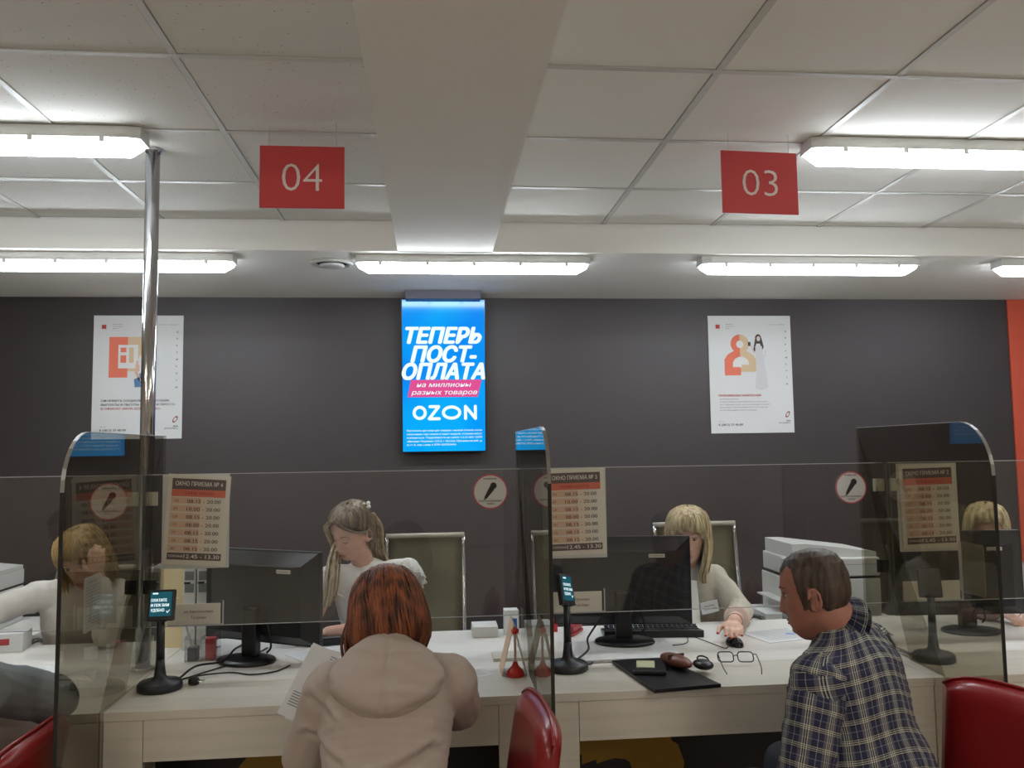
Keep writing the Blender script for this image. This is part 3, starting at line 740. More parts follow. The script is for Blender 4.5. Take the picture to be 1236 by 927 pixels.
make_monitor('black monitor seen from behind, left of the blonde clerk in a white blouse', -.69, 3.40, .52 * -1, '1013604501')
make_monitor('black monitor seen from behind, hiding the lower face of the clerk in a beige cardigan', .775, 3.43, -.16, '1013603186').location.z += .0136
make_monitor('black monitor seen from behind at the right edge, mostly behind the smoked partition', 2.27, 3.45, -.08, '1013603190')

def keyboard(x, y, rz, lb, w=.44):
    t = thing('keyboard', lb, 'keyboard', (x, y, DZ), rz)
    bm = B(); prism(bm, [(-.075, 0), (.075, 0), (.075, .030), (-.075, .012)], -w / 2, w / 2); bmesh.ops.transform(bm, matrix=RZ(-90), verts=bm.verts[:])
    obj('case', bm, M_black, t, bevel=.003)
    km = None
    M = RX(0)
    bm = B()
    for r in range(5):
        yk = -.058 + .024 * r; zk = .0135 + (r * .024 + .017) / .15 * .012
        zk = .022 - (yk + .075) / .15 * .012 if False else .010 + (.075 - (-yk)) / .15 * .012 if False else .0125 + (.075 + yk) / .15 * .018
        for c in range(19):
            xk = -w / 2 + .02 + c * (w - .04) / 18
            box(bm, (xk - .0088, yk - .009, zk), (xk + .0088, yk + .009, zk + .006))
    o = obj('keys', bm, mat('keys', (28, 29, 32), .5), t); o['kind'] = 'stuff'
    return t
keyboard(.925, 3.555, -.10, 'long black keyboard behind the stand of the middle monitor', .42)
bpy.context.view_layer.update()

def mouse(x, y, rz, lb):
    t = thing('computer_mouse', lb, 'mouse', (x, y, DZ), rz)
    bm = B(); sph(bm, (0, 0, .004), (.031, .052, .032), u=24, v=16)
    for v in bm.verts:
        if v.co.z < 0: v.co.z = 0
    obj('shell', bm, mat('mouse_black', (18, 18, 20), .2), t, smooth=True)
    bm = B(); cyl(bm, (-.003, -.028, .030), (.003, -.028, .030), .008, n=14); obj('wheel', bm, M_greyplastic, t)
    return t
mouse(1.200, 3.305, .1, 'shiny black mouse under the red-nailed hand')

def cable(pts, lb, r=.0028, m=None):
    bm = B(); tube(bm, catmull(pts, 8), r, 8); o = obj('cable', bm, m or M_black2, None, smooth=True); tag(o, lb, 'cable'); return o
Z = DZ + .004
cable([(-.905, 3.09, Z), (-.84, 3.10, Z + .01), (-.74, 3.17, Z), (-.66, 3.13, Z), (-.58, 3.16, Z), (-.54, 3.24, Z)], 'thin black cable looping below the left monitor stand')
cable([(-.905, 3.11, Z), (-.87, 3.20, Z + .02), (-.80, 3.30, Z + .01), (-.79, 3.44, Z + .02), (-.80, 3.60, Z)], 'thick black cable running back from the left payment terminal', .004)
cable([(-.89, 3.10, Z), (-.80, 3.24, Z), (-.74, 3.32, Z), (-.68, 3.54, Z)], 'black cable curving behind the left monitor stand')
cable([(.52, 3.12, Z + .006), (.58, 3.18, Z + .03), (.60, 3.30, Z + .04), (.63, 3.38, Z + .05), (.68, 3.395, Z + .11)], 'black cable rising behind the middle payment terminal', .004)
cable([(.50, 3.12, Z), (.57, 3.09, Z), (.60, 3.19, Z), (.61, 3.30, Z + .002)], 'black cable looped at the foot of the middle payment terminal')
cable([(.89, 3.36, Z), (.95, 3.33, Z), (1.02, 3.36, Z), (1.06, 3.48, Z)], 'thin mouse cable curving in front of the black keyboard', .002)
cable([(1.08, 3.47, Z), (1.12, 3.32, Z), (1.14, 3.25, Z), (1.16, 3.27, Z)], 'thin black cable from the keyboard to the mouse', .002)
cable([(1.80, 3.05, Z), (1.74, 3.14, Z + .03), (1.79, 3.28, Z + .05), (1.90, 3.36, Z)], 'pale cable tangled behind the right smoked partition', .003, M_greyplastic)
cable([(1.79, 3.04, Z), (1.72, 3.20, Z + .02), (1.74, 3.33, Z + .04), (1.84, 3.44, Z)], 'second pale cable tangled behind the right smoked partition, further back', .003, M_greyplastic)

# power plug lying on the desk
t = thing('power_plug', 'black power plug lying on the desk right of the left payment terminal', 'plug', (-.835, 3.045, DZ))
bm = B(); lathe(bm, [(.016, 0), (.019, .006), (.018, .018), (.010, .026)], 20); obj('body', bm, M_black2, t, smooth=True)
for s in (-1, 1):
    bm = B(); cyl(bm, (.012, s * .006, .012), (.034, s * .008, .010), .0022, n=8); obj('pin', bm, M_chrome, t)

# clear organiser with pens and cards, lever-arch files
t = thing('pen_holder', 'clear plastic organiser with a pen and red cards behind the left terminal', 'organizer', (-.90, 3.40, DZ))
for lo, hi in (((-.06, -.035, 0), (.06, -.033, .085)), ((-.06, .033, 0), (.06, .035, .11)), ((-.06, -.033, 0), (-.058, .033, .095)), ((.058, -.033, 0), (.06, .033, .095)), ((.0, -.033, 0), (.002, .033, .09)), ((-.058, -.033, 0), (.058, .033, .003))):
    obj('wall_pane', bx(lo, hi), CLEARBOX, t)
p = thing('pen', 'white pen leaning out of the clear organiser', 'pen', (-.90, 3.40, DZ))
bm = B(); cyl(bm, (-.03, 0, .012), (-.062, -.02, .142), .0042, n=10); obj('barrel', bm, M_whiteplastic, p)
bm = B(); cyl(bm, (-.03, 0, .012), (-.0275, .0015, .003), .004, .001, n=10); obj('tip', bm, M_black, p)
o = obj('card_stack', bx((-.885, 3.375, DZ + .0035), (-.85, 3.425, DZ + .082)), mat('card_red', (186, 70, 76), .5)); tag(o, 'stack of red edged cards standing in the clear organiser', 'cards')
o = obj('card_stack', bx((-.952, 3.378, DZ + .0035), (-.918, 3.42, DZ + .05)), mat('card_grey', (90, 84, 96), .5)); tag(o, 'stack of dark grey cards in the left half of the clear organiser', 'cards')
def binder(x, lb, m, w=.05, h=.335):
    t = thing('lever_arch_file', lb, 'binder', (x, 3.56, DZ), group='files standing behind the left nameplate')
    obj('cover', bx((-w / 2, 0, 0), (w / 2, .28 * .6, h)), m, t, bevel=.003)
    for zz in (h - .035, h - .085): obj('window_label', bx((-w * .36, -.0015, zz - .018), (w * .36, -.0001, zz + .018)), mat('label_grey', (120, 122, 120), .5), t)
    obj('label_line', bx((-w * .40, -.0022, h - .068), (w * .1, -.0016, h - .060)), M_black2, t)
    return t
binder(-1.0, 'left one of two white lever-arch files below the window 4 timetable', M_whiteplastic)
binder(-.945, 'right one of two white lever-arch files, next to the monitor', M_whiteplastic)
t = thing('file_holder', 'cream cardboard file holder left of the two white files', 'file holder', (-1.085, 3.62, DZ))
obj('shell', bx((-.05, 0, 0), (.045, .16, .33)), mat('cream_card', (206, 190, 150), .6), t, bevel=.002)
obj('spine_slot', bx((-.035, -.002, .2), (.03, -.0005, .205)), M_paper, t)

# leaflet stand beside partition B
t = thing('leaflet_stand', 'red footed leaflet stand with tented leaflets beside the middle partition', 'leaflet stand', (.283, 2.985, DZ))
bm = B(); lathe(bm, [(.030, 0), (.032, .006), (.026, .022), (.012, .036), (.007, .05)], 26); obj('foot', bm, M_redplastic, t, smooth=True)
bm = B(); cyl(bm, (0, 0, .045), (0, 0, .150), .0045, n=12); obj('rod', bm, mat('rod_clear', (200, 170, 165), .2), t)
bm = B(); lathe(bm, [(.006, .145), (.013, .15), (.014, .160), (.008, .168)], 18); obj('knob', bm, M_redplastic, t, smooth=True)
for s, m, w in ((-1, mat('leaflet_orange', (204, 176, 148), .5), .0), (1, mat('leaflet_pale', (206, 202, 190), .5), .0)):
    a = .045
    q = B(); vs = [(s * a, -.03, .004), (s * a, .10, .004), (0, .10, .185), (0, -.03, .185)]
    v2 = [(x + .002, y, z) for x, y, z in vs]
    A_ = [q.verts.new(p) for p in vs]; B_ = [q.verts.new(p) for p in v2]; q.faces.new(A_); q.faces.new(B_[::-1])
    for k in range(4): q.faces.new((A_[k], B_[k], B_[(k + 1) % 4], A_[(k + 1) % 4]))
    bmesh.ops.translate(q, verts=q.verts[:], vec=(-.004, .02, 0)); obj('leaflet', q, m, t)
o = tag(obj('slip_stack', bx((.22, 3.19, DZ), (.34, 3.30, DZ + .012)), M_paper_warm), 'flat pile of paper slips behind the leaflet stand', 'paper stack')
t = thing('small_carton', 'small white carton with a blue mark at the rear edge behind the leaflet stand', 'box', (.33, 3.66, DZ))
obj('carton', bx((-.03, -.03, 0), (.03, .03, .105)), M_paper, t, bevel=.001); obj('blue_mark', bx((.0, -.0315, .03), (.024, -.0305, .07)), M_blue, t)
o = tag(obj('paper_box', bx((.16, 3.60, DZ), (.27, 3.72, DZ + .045)), M_whiteplastic, bevel=.003), 'low white tray at the rear of the desk below the empty chair', 'tray')
t = thing('stapler', 'red stapler behind the middle payment terminal', 'stapler', (.60, 3.62, DZ), -.5)
obj('base', bx((-.02, -.07, 0), (.02, .07, .012)), mat('stapler_red', (176, 44, 48), .35), t, bevel=.003)
obj('arm', bx((-.018, -.065, .014), (.018, .068, .042)), mat('stapler_red'), t, bevel=.006)
o = tag(obj('red_box', bx((.505, 3.66, DZ), (.535, 3.72, DZ + .05)), M_redplastic, bevel=.002), 'tiny red box left of the red stapler', 'box')

# papers
def sheets(x, y, w, d, n, rz, lb, th=.0004, m=None, lines=0, stamp=False, name='paper_sheet'):
    t = thing(name, lb, 'paper', (x, y, DZ), rz)
    rr = random.Random(int(x * 1000) + 5)
    for k in range(n):
        a = rr.uniform(-.02, .02) if n > 1 else 0
        obj('sheet', bx((-w / 2, -d / 2, .0005 + th * 1.3 * k), (w / 2, d / 2, .0005 + th * 1.3 * k + th), Matrix.Rotation(a, 4, 'Z')), m or M_paper, t)
    top = .0005 + th * 1.3 * n + .0004
    if lines:
        bm = B()
        for i in range(lines): box(bm, (-w * .4, d * .4 - i * d * .8 / lines, top), (w * rr.uniform(.2, .42), d * .4 - i * d * .8 / lines + .0022, top + .0001))
        obj('printed_lines', bm, M_ink_grey, t)
    if stamp:
        bm = B(); cyl(bm, (w * .1, 0, top), (w * .1, 0, top + .0002), .02, n=24); obj('stamp', bm, mat('stamp_blue', (140, 160, 205), .7), t)
    return t
sheets(.735, 3.262, .41, .30, 8, .0, 'thick pile of white paper under the stand of the middle monitor', th=.0012, name='paper_stack')
sheets(1.47, 3.45, .30, .21, 3, .25, 'white printed forms with a blue stamp in front of the man in plaid', lines=9, stamp=True)
sheets(-.42, 3.36, .21, .29, 2, .6, 'white sheets lying between the left monitor and the red hair', lines=8)
sheets(.13, 3.03, .14, .1, 1, .4, 'small printed slip on the desk right of the beige coat', lines=5)
sheets(-1.55, 3.25, .30, .21, 2, .3, 'sheets lying on the desk at the far left', lines=8)
t = thing('desk_telephone', 'small black desk device beside the papers under the left monitor', 'telephone', (-.44, 3.60, DZ), .2)
obj('body', bx((-.06, -.05, 0), (.06, .05, .03)), M_black, t, bevel=.006); obj('display', bx((-.03, -.03, .0305), (.04, .02, .032)), M_greyplastic, t)
for i in range(3):
    obj('key_row', bx((-.045, -.045 + .006 * i, .0305), (.045, -.041 + .006 * i, .033)), M_greyplastic, t)

# folder with phone, glasses case, purse, eyeglasses
t = thing('document_folder', 'black leather document folder lying on the desk in front of the middle monitor', 'folder', (.79, 2.91, DZ), 0)
bm = B(); pts = [(-.135, .19), (.06, .215), (.155, -.165), (-.08, -.20)]
a = [bm.verts.new((x, y, .0005)) for x, y in pts]; b = [bm.verts.new((x, y, .012)) for x, y in pts]; bm.faces.new(a[::-1]); bm.faces.new(b)
for k in range(4): bm.faces.new((a[k], a[(k + 1) % 4], b[(k + 1) % 4], b[k]))
obj('cover', bm, mat('leather_black', (24, 24, 28), .35, bump=.1, bump_scale=300), t, bevel=.003)
t = thing('wallet', 'open black wallet with a pale card on top of the black folder', 'wallet', (.755, 2.955, DZ + .013), -.25)
obj('leather', bx((-.055, -.075, 0), (.06, .075, .014)), mat('leather_black'), t, bevel=.004)
obj('card', bx((-.042, -.035, .0145), (.022, .055, .016)), mat('card_khaki', (196, 196, 160), .5), t)
t = thing('glasses_case', 'brown leather glasses case lying across the black folder', 'case', (.862, 2.975, DZ + .013), .35)
bm = B(); sph(bm, (0, 0, .022), (.035, .085, .022), u=24, v=14); obj('shell', bm, mat('brown_leather', (108, 62, 48), .4, bump=.1, bump_scale=300), t, smooth=True)
obj('flap_seam', bx((-.034, -.003, .018), (.034, .003, .0445)), mat('brown_dark', (66, 38, 32), .5), t, bevel=.001)
t = thing('key_pouch', 'black zipped pouch at the right end of the brown glasses case', 'pouch', (.945, 2.925, DZ + .013), .2)
bm = B(); sph(bm, (0, 0, .017), (.034, .045, .017), u=20, v=12); obj('body', bm, M_black, t, smooth=True)
bm = B(); tube(bm, [(0 + .02 * math.cos(a), .02 * math.sin(a), .034 + .008 * math.sin(a)) for a in np.linspace(0, 2 * PI, 16, endpoint=False)], .003, 6, closed=True); obj('ring', bm, M_black2, t)

t = thing('eyeglasses', 'black rimmed eyeglasses standing upside down on the desk edge near the man in plaid', 'eyeglasses', (1.095, 3.01, DZ), math.radians(-8))
Mg = T(0, 0, .038)
fr = mat('frame_black', (24, 22, 24), .3)
for s in (-1, 1):
    pts = [(s * .036 + x * 1.0, 0, .0 + z) for x, z in rrect(.056, .038, .012, 4)]
    bm = B(); tube(bm, pts, .0022, 8, closed=True); bmesh.ops.transform(bm, matrix=T(0, 0, .030) @ RX(-38), verts=bm.verts[:]); obj('rim', bm, fr, t)
    bm = B(); poly(bm, [(p[0], p[2]) for p in pts], 0); bmesh.ops.transform(bm, matrix=T(0, 0, .030) @ RX(-38), verts=bm.verts[:]); flat('lens', bm, LENS, t)
    bm = B(); tube(bm, catmull([(s * .064, -.006, .040), (s * .068, -.03, .044), (s * .067, -.10, .020), (s * .060, -.135, .004)], 5), .0018, 7); obj('temple', bm, fr, t)
bm = B(); tube(bm, catmull([(-.009, -.001, .032), (0, -.004, .037), (.009, -.001, .032)], 4), .0016, 7); obj('bridge', bm, fr, t)

# ================================================================== BACK ROW FURNITURE
def mfp(x, y, z, w, d, h, lb, flip=1):
    t = thing('office_copier', lb, 'printer', (x, y, z))
    obj('body', bx((-w / 2, -d / 2, 0), (w / 2, d / 2, h * .56)), M_whiteplastic, t, bevel=.008)
    obj('gap_line', bx((-w / 2 + .004, -d / 2 + .004, h * .56), (w / 2 - .004, d / 2 - .004, h * .585)), M_black2, t)
    obj('scanner', bx((-w / 2 + .01 - .0 * flip, -d / 2, h * .585), (w / 2, d / 2, h * .82)), M_whiteplastic, t, bevel=.008)
    obj('seam', bx((-w / 2 + .05, -d / 2 - .001, h * .735), (w / 2 - .004, -d / 2 + .003, h * .74)), M_greyplastic, t)
    # document feeder with sloping tray
    bm = B(); prism(bm, [(-w / 2 + .02, h * .82), (w / 2, h * .82), (w / 2, h * .88), (-w / 2 + .10, h * 1.0), (-w / 2 + .02, h * 1.0)][:5], -d * .42, d * .45)
    obj('lid', bm, M_whiteplastic, t, bevel=.004)
    obj('feeder_slot', bx((-w / 2 + .12, -d * .2, h * .965 - .006), (-w / 2 + .20, d * .3, h * .965)), M_black2, t)
    obj('control_panel', bx((-w / 2 - .03 * flip - .02, -d / 2 - .02, h * .70), (-w / 2 + .10, -d / 2 + .03, h * .84)), mat('panel_grey', (188, 190, 190), .4), t, bevel=.004)
    obj('display', bx((-w / 2 - .01, -d / 2 - .0215, h * .75), (-w / 2 + .05, -d / 2 - .0205, h * .81)), emis('panel_blue', (130, 180, 205), .5), t)
    obj('paper_tray', bx((-w / 2 + .02, -d / 2 - .004, .03), (w / 2 - .03, -d / 2 + .004, h * .22)), M_whiteplastic, t, bevel=.003)
    obj('exit_tray', bx((-w / 2 - .06, -d / 2 + .05, h * .27), (-w / 2 + .01, d / 2 - .08, h * .29)), M_whiteplastic, t)
    return t
def cabinet(x, y, w, d, h, lb):
    t = thing('low_cabinet', lb, 'cabinet', (x, y, 0))
    obj('carcass', bx((-w / 2, -d / 2, 0), (w / 2, d / 2, h - .02)), M_wood2, t); obj('top', bx((-w / 2 - .01, -d / 2 - .01, h - .0195), (w / 2 + .01, d / 2 + .01, h)), M_wood2, t, bevel=.002)
    for s in (-1, 1):
        dd = obj('door', bx((min(0, s * w / 2) + .003, -d / 2 - .018, .06), (max(0, s * w / 2) - .003, -d / 2 - .001, h - .025)), M_wood2, t, bevel=.001)
        bm = B(); tube(bm, [(s * .04, -d / 2 - .02, h * .55), (s * .04, -d / 2 - .035, h * .56), (s * .04, -d / 2 - .035, h * .68), (s * .04, -d / 2 - .02, h * .69)], .004, 6); obj('handle', bm, M_chrome, dd)
    return t
cabinet(2.10, 4.56, .80, .5, .60, 'low white cabinet under the copier behind the man in plaid')
mfp(2.13, 4.50, .60, .49, .42, .42, 'large white office copier behind the head of the man in plaid')
sh = tag(obj('document_tray', bx((1.745, 4.33, .601), (1.84, 4.6, .66)), M_whiteplastic, bevel=.004), 'flat white tray on the low cabinet left of the copier', 'tray')
t = thing('air_purifier', 'narrow white upright office machine half hidden by the chair of the clerk in a cardigan', 'appliance', (1.69, 4.96, 0))
obj('body', bx((-.07, -.15, 0), (.07, .15, .86)), M_whiteplastic, t, bevel=.02); obj('cap', bx((-.075, -.155, .862), (.075, .155, .93)), M_whiteplastic, t, bevel=.02)
obj('slot', bx((.0, -.1555, .7), (.05, -.150, .80)), M_greyplastic, t)
cabinet(-2.45, 4.66, .9, .5, .66, 'low dark framed cabinet under the printer at the far left')
mfp(-2.47, 4.62, .66, .48, .42, .34, 'white multifunction printer at the far left edge', 1)
t = thing('paper_tray_box', 'white paper box with a red label at the left rear of the desk', 'box', (-1.79, 3.69, DZ), .15)
obj('carton', bx((-.12, -.06, 0), (.10, .06, .075)), M_paper, t, bevel=.002); obj('red_label', bx((-.04, -.062, .03), (.05, -.0605, .055)), mat('label_red', (166, 52, 62), .5), t)
o = tag(obj('printer_tail', bx((2.92, 3.55, DZ), (3.05, 3.74, DZ + .27)), M_whiteplastic, bevel=.01), 'white machine edge at the right border above the monitor', 'printer')

def office_chair(x, y, rz, lb, zt=1.12, w=.40):
    t = thing('office_chair', lb, 'chair', (x, y, 0), rz, group='khaki mesh office chairs')
    # clerk faces -Y; backrest on +Y side
    zb = .50; yb, yt = .20, .30
    bm = B(); R = []
    for k in range(9):
        f = k / 8; z = zb + (zt - zb) * f; y = yb + (yt - yb) * f + .015 * math.sin(f * PI)
        R.append([bm.verts.new((w / 2 * s_, y + (.018 * (1 - s_ * s_)), z)) for s_ in np.linspace(-1, 1, 9)])
    for a, b in zip(R, R[1:]):
        for k in range(8): bm.faces.new((a[k], a[k + 1], b[k + 1], b[k]))
    bmesh.ops.solidify(bm, geom=bm.faces[:], thickness=.006)
    obj('backrest', bm, M_khaki, t, smooth=True)
    for s in (-1, 1):
        bm = B(); tube(bm, catmull([(s * (w / 2 + .008), .22, .46), (s * (w / 2 + .008), .215, .60), (s * (w / 2 + .008), .27, .9), (s * (w / 2 + .008), yt, zt)], 5), .011, 10); obj('side_rail', bm, M_chrome, t, smooth=True)
        bm = B(); tube(bm, catmull([(s * (w / 2 + .02), .20, .52), (s * (w / 2 + .04), .18, .66), (s * (w / 2 + .04), -.08, .66), (s * (w / 2 + .02), -.10, .47)], 5), .011, 8); obj('armrest', bm, M_chrome, t, smooth=True)
    bm = B(); cyl(bm, (-w / 2 - .014, yt, zt), (w / 2 + .014, yt, zt), .013, n=14); obj('top_rail', bm, mat('rail_khaki', (170, 166, 150), .3), t, smooth=True)
    obj('seat', bx((-w / 2 - .02, -.24, .43), (w / 2 + .02, .22, .475)), M_khaki, t, bevel=.015)
    bm = B(); cyl(bm, (0, 0, .10), (0, 0, .43), .028, n=16); obj('gas_column', bm, M_chrome, t)
    for k in range(5):
        a = 2 * PI * k / 5; bm = B(); tube(bm, [(0, 0, .12), (.29 * math.cos(a), .29 * math.sin(a), .075)], [.022, .014], 8); ft = obj('base_spoke', bm, M_chrome, t)
        bm = B(); cyl(bm, (.29 * math.cos(a) - .01, .29 * math.sin(a), .031), (.29 * math.cos(a) + .012, .29 * math.sin(a), .031), .030, n=14); obj('castor', bm, M_black, ft)
    return t
office_chair(-.045, 4.06, 0, 'khaki mesh office chair behind the blonde clerk in a white blouse', 1.110, .375)
office_chair(1.39, 4.08, 0, 'khaki mesh office chair behind the clerk in a beige cardigan', 1.135, .42)
office_chair(-1.62, 4.12, .1, 'khaki mesh office chair of the clerk with a raised hand at the left', .98, .42)
office_chair(2.72, 4.12, .05, 'khaki mesh office chair of the clerk at the right edge', .98, .42)

# red customer chairs : backrest plane runs in depth, sitter faces the desk on the left
def red_chair(x, y, rz, lb, ztop=.862):
    t = thing('visitor_chair', lb, 'chair', (x, y, 0), rz, group='red vinyl visitor chairs')
    # local: backrest along local X axis at local y=0, seat towards +Y
    bm = B(); NX, NZ = 14, 12; w, z0, z1 = .46, .47, ztop; front = []; 
    def P(i, k, side):
        u = -1 + 2 * i / NX; v = k / NZ
        # superellipse outline: rounded top corners
        top = 1 - .10 * (abs(u) ** 4); zz = z0 + (z1 - z0) * v * top; ww = w / 2 * (1 - .08 * (1 - v)) * (1 - .0 * v)
        edge = min(1, (1 - abs(u) ** 6)) * min(1, (1 - abs(2 * v - 1) ** 8)) ; th = .036 * max(edge, .0) ** .5
        return (u * ww, side * th - .06 * v + .02 * u * u, zz)
    for side in (-1, 1):
        G = [[bm.verts.new(P(i, k, side)) for k in range(NZ + 1)] for i in range(NX + 1)]
        for i in range(NX):
            for k in range(NZ): bm.faces.new((G[i][k], G[i + 1][k], G[i + 1][k + 1], G[i][k + 1]))
    bmesh.ops.remove_doubles(bm, verts=bm.verts[:], dist=.0008)
    obj('backrest', bm, M_vinyl, t, smooth=True)
    bm = B(); pts = [P(i, NZ, 0) for i in range(NX + 1)]; tube(bm, pts, .005, 6); obj('piping', bm, M_vinyl, t, smooth=True)
    obj('seat', bx((-.22, .03, .42), (.22, .46, .485)), M_vinyl, t, bevel=.02, smooth=True)
    for sx in (-1, 1):
        bm = B(); tube(bm, catmull([(sx * .17, -.03, .56), (sx * .17, .0, .46), (sx * .17, .03, .40), (sx * .19, -.06, .01)], 5), .011, 8); obj('leg', bm, M_chrome, t, smooth=True)
        bm = B(); tube(bm, [(sx * .17, .40, .42), (sx * .19, .44, .01)], .011, 8); obj('leg', bm, M_chrome, t, smooth=True)
        bm = B(); tube(bm, [(sx * .17, .03, .41), (sx * .17, .40, .41)], .009, 8); obj('seat_rail', bm, M_chrome, t)
    return t
RZC = math.radians(90)
red_chair(.235, 2.30, RZC + .06, 'red vinyl visitor chair seen edge-on right of the beige coat')
red_chair(1.575, 2.22, RZC + .33, 'red vinyl visitor chair behind the back of the man in plaid')
red_chair(-1.155, 2.47, RZC - .02, 'red vinyl visitor chair at the bottom left corner, behind the smoked partition', .80)

# ================================================================== PEOPLE
def basis(f, up=(0, 0, 1)):
    f = V(f).normalized(); r = f.cross(V(up)).normalized(); u = r.cross(f)
    return Matrix(((r.x, f.x, u.x), (r.y, f.y, u.y), (r.z, f.z, u.z)))
def capsule(bm, p1, r1, p2, r2, n=14, flat=1.0, side=None):
    p1, p2 = V(p1), V(p2); d = (p2 - p1); L_ = d.length; d = d.normalized() if L_ > 1e-6 else V((0, 0, 1))
    x = (V(side) - d * V(side).dot(d)).normalized() if side is not None else d.orthogonal().normalized(); y = d.cross(x)
    prof = [(-r1 * math.cos(a), r1 * math.sin(a)) for a in np.linspace(.15, PI / 2, 5)] + [(L_ + r2 * math.sin(a), r2 * math.cos(a)) for a in np.linspace(0, PI / 2 - .15, 5)]
    R = []
    for t_, r in prof: R.append([bm.verts.new(p1 + d * t_ + x * math.cos(2 * PI * k / n) * r + y * math.sin(2 * PI * k / n) * r * flat) for k in range(n)])
    for a, b in zip(R, R[1:]):
        for k in range(n): bm.faces.new((a[k], a[(k + 1) % n], b[(k + 1) % n], b[k]))
    bm.faces.new(R[0][::-1]); bm.faces.new(R[-1])
def remesh(name, bm, voxel, m, parent, smooth=4, post=None):
    bmesh.ops.recalc_face_normals(bm, faces=bm.faces[:])
    me = bpy.data.meshes.new(name); bm.to_mesh(me); bm.free()
    o = bpy.data.objects.new('tmp', me); COL.objects.link(o)
    md = o.modifiers.new('r', 'REMESH'); md.mode = 'VOXEL'; md.voxel_size = voxel
    ev = o.evaluated_get(bpy.context.evaluated_depsgraph_get()); out = bpy.data.meshes.new_from_object(ev)
    bpy.data.objects.remove(o); bpy.data.meshes.remove(me)
    n = len(out.vertices); co = np.empty(n * 3); out.vertices.foreach_get('co', co); co = co.reshape(-1, 3)
    e = np.empty(len(out.edges) * 2, dtype=np.int32); out.edges.foreach_get('vertices', e); e = e.reshape(-1, 2)
    deg = np.bincount(e.ravel(), minlength=n).astype(float)
    for it in range(smooth):
        s = np.zeros_like(co)
        for ax in range(3): s[:, ax] = np.bincount(e[:, 0], co[e[:, 1], ax], n) + np.bincount(e[:, 1], co[e[:, 0], ax], n)
        lam = .55 if it % 2 == 0 else -.25
        co = co + lam * (s / deg[:, None] - co)
    if post is not None:
        out.vertices.foreach_set('co', co.ravel()); out.update()
        nr = np.empty(n * 3); out.vertices.foreach_get('normal', nr) if False else None
        nr = np.array([v.normal[:] for v in out.vertices])
        co = post(co, nr)
    out.vertices.foreach_set('co', co.ravel()); out.update()
    out.polygons.foreach_set('use_smooth', [True] * len(out.polygons))
    out.name = name; out.materials.clear()
    return link(name, out, parent, m)

HP = np.array([  # z, front, back, half width
    (.1185, .000, -.020, .012), (.112, .036, -.052, .040), (.098, .060, -.076, .058), (.075, .078, -.091, .070), (.045, .0865, -.098, .0755), (.015, .087, -.099, .077),
    (-.012, .084, -.095, .0755), (-.035, .082, -.084, .072), (-.055, .081, -.066, .0665), (-.075, .080, -.046, .060), (-.090, .079, -.024, .052), (-.104, .073, -.002, .041), (-.114, .060, .012, .027), (-.120, .045, .026, .010)])
def hsurf(z, th, fem=0):
    f = np.interp(-z, -HP[:, 0], HP[:, 1]); b = np.interp(-z, -HP[:, 0], HP[:, 2]); w = np.interp(-z, -HP[:, 0], HP[:, 3])
    if z < -.03: w *= 1 - .06 * fem
    c, h = (f + b) / 2, (f - b) / 2
    s, co = math.sin(th), math.cos(th)
    x = w * math.copysign(abs(s) ** .92, s); y = c + h * co
    if co > 0:
        g = lambda x0, sx, z0, sz: math.exp(-((x - x0) / sx) ** 2 - ((z - z0) / sz) ** 2)
        ax = abs(x)
        d = 0
        d += (.0055 - .003 * fem) * math.exp(-(x / .042) ** 2 - ((z - .024) / .010) ** 2)
        d -= .0125 * math.exp(-((ax - .031) / .015) ** 2 - ((z - .002) / .012) ** 2)
        if z < .014:                                   # nose: grows towards the tip, then a quick under-cut
            k = np.interp(z, [-.060, -.053, -.046, -.040, -.020, 0, .014], [0, .007, .022, .0255, .0165, .0075, .002])
            sg = np.interp(z, [-.055, -.043, -.02, .014], [.013, .0135, .0095, .008])
            d += (k * (1 - .18 * fem)) * math.exp(-(x / sg) ** 2)
            d += .007 * math.exp(-((ax - .013) / .006) ** 2 - ((z + .046) / .008) ** 2)
        d += .0065 * math.exp(-(x / .021) ** 2 - ((z + .0685) / .0055) ** 2) + .006 * math.exp(-(x / .019) ** 2 - ((z + .0805) / .0055) ** 2)
        d -= .003 * math.exp(-(x / .025) ** 2 - ((z + .0745) / .002) ** 2)
        d -= .004 * math.exp(-(x / .025) ** 2 - ((z + .091) / .006) ** 2)
        d += .006 * math.exp(-(x / .018) ** 2 - ((z + .104) / .009) ** 2)
        d += .004 * math.exp(-((ax - .046) / .018) ** 2 - ((z + .026) / .018) ** 2)
        y += d
    return V((x, y, z))
def head_bm(bm, M, fem=0, nt=56, nz=64):
    zs = np.linspace(.1185, -.120, nz); R = []
    for z in zs: R.append([bm.verts.new(M @ hsurf(z, 2 * PI * k / nt, fem)) for k in range(nt)])
    for a, b in zip(R, R[1:]):
        for k in range(nt): bm.faces.new((a[k], a[(k + 1) % nt], b[(k + 1) % nt], b[k]))
    bm.faces.new(R[0][::-1]); bm.faces.new(R[-1])
    for s in (-1, 1):                                   # ears: rim, bowl and lobe
        c = V((s * .078, -.012, -.010))
        pts = [c + V((s * (.004 + .010 * (1 if a < 4.2 else .3)), -.016 * math.cos(a) * -1 - .004, .030 * math.sin(a))) for a in np.linspace(.2, 5.4, 16)]
        for p, q in zip(pts, pts[1:]): capsule(bm, M @ p, .0048 * M.median_scale, M @ q, .0048 * M.median_scale, 8)
        capsule(bm, M @ (c + V((0, -.002, .014))), .010, M @ (c + V((0, .002, -.014))), .009, 10, flat=.9)
        capsule(bm, M @ (c + V((s * .004, .004, -.026))), .0075, M @ (c + V((s * .002, .006, -.018))), .007, 8)
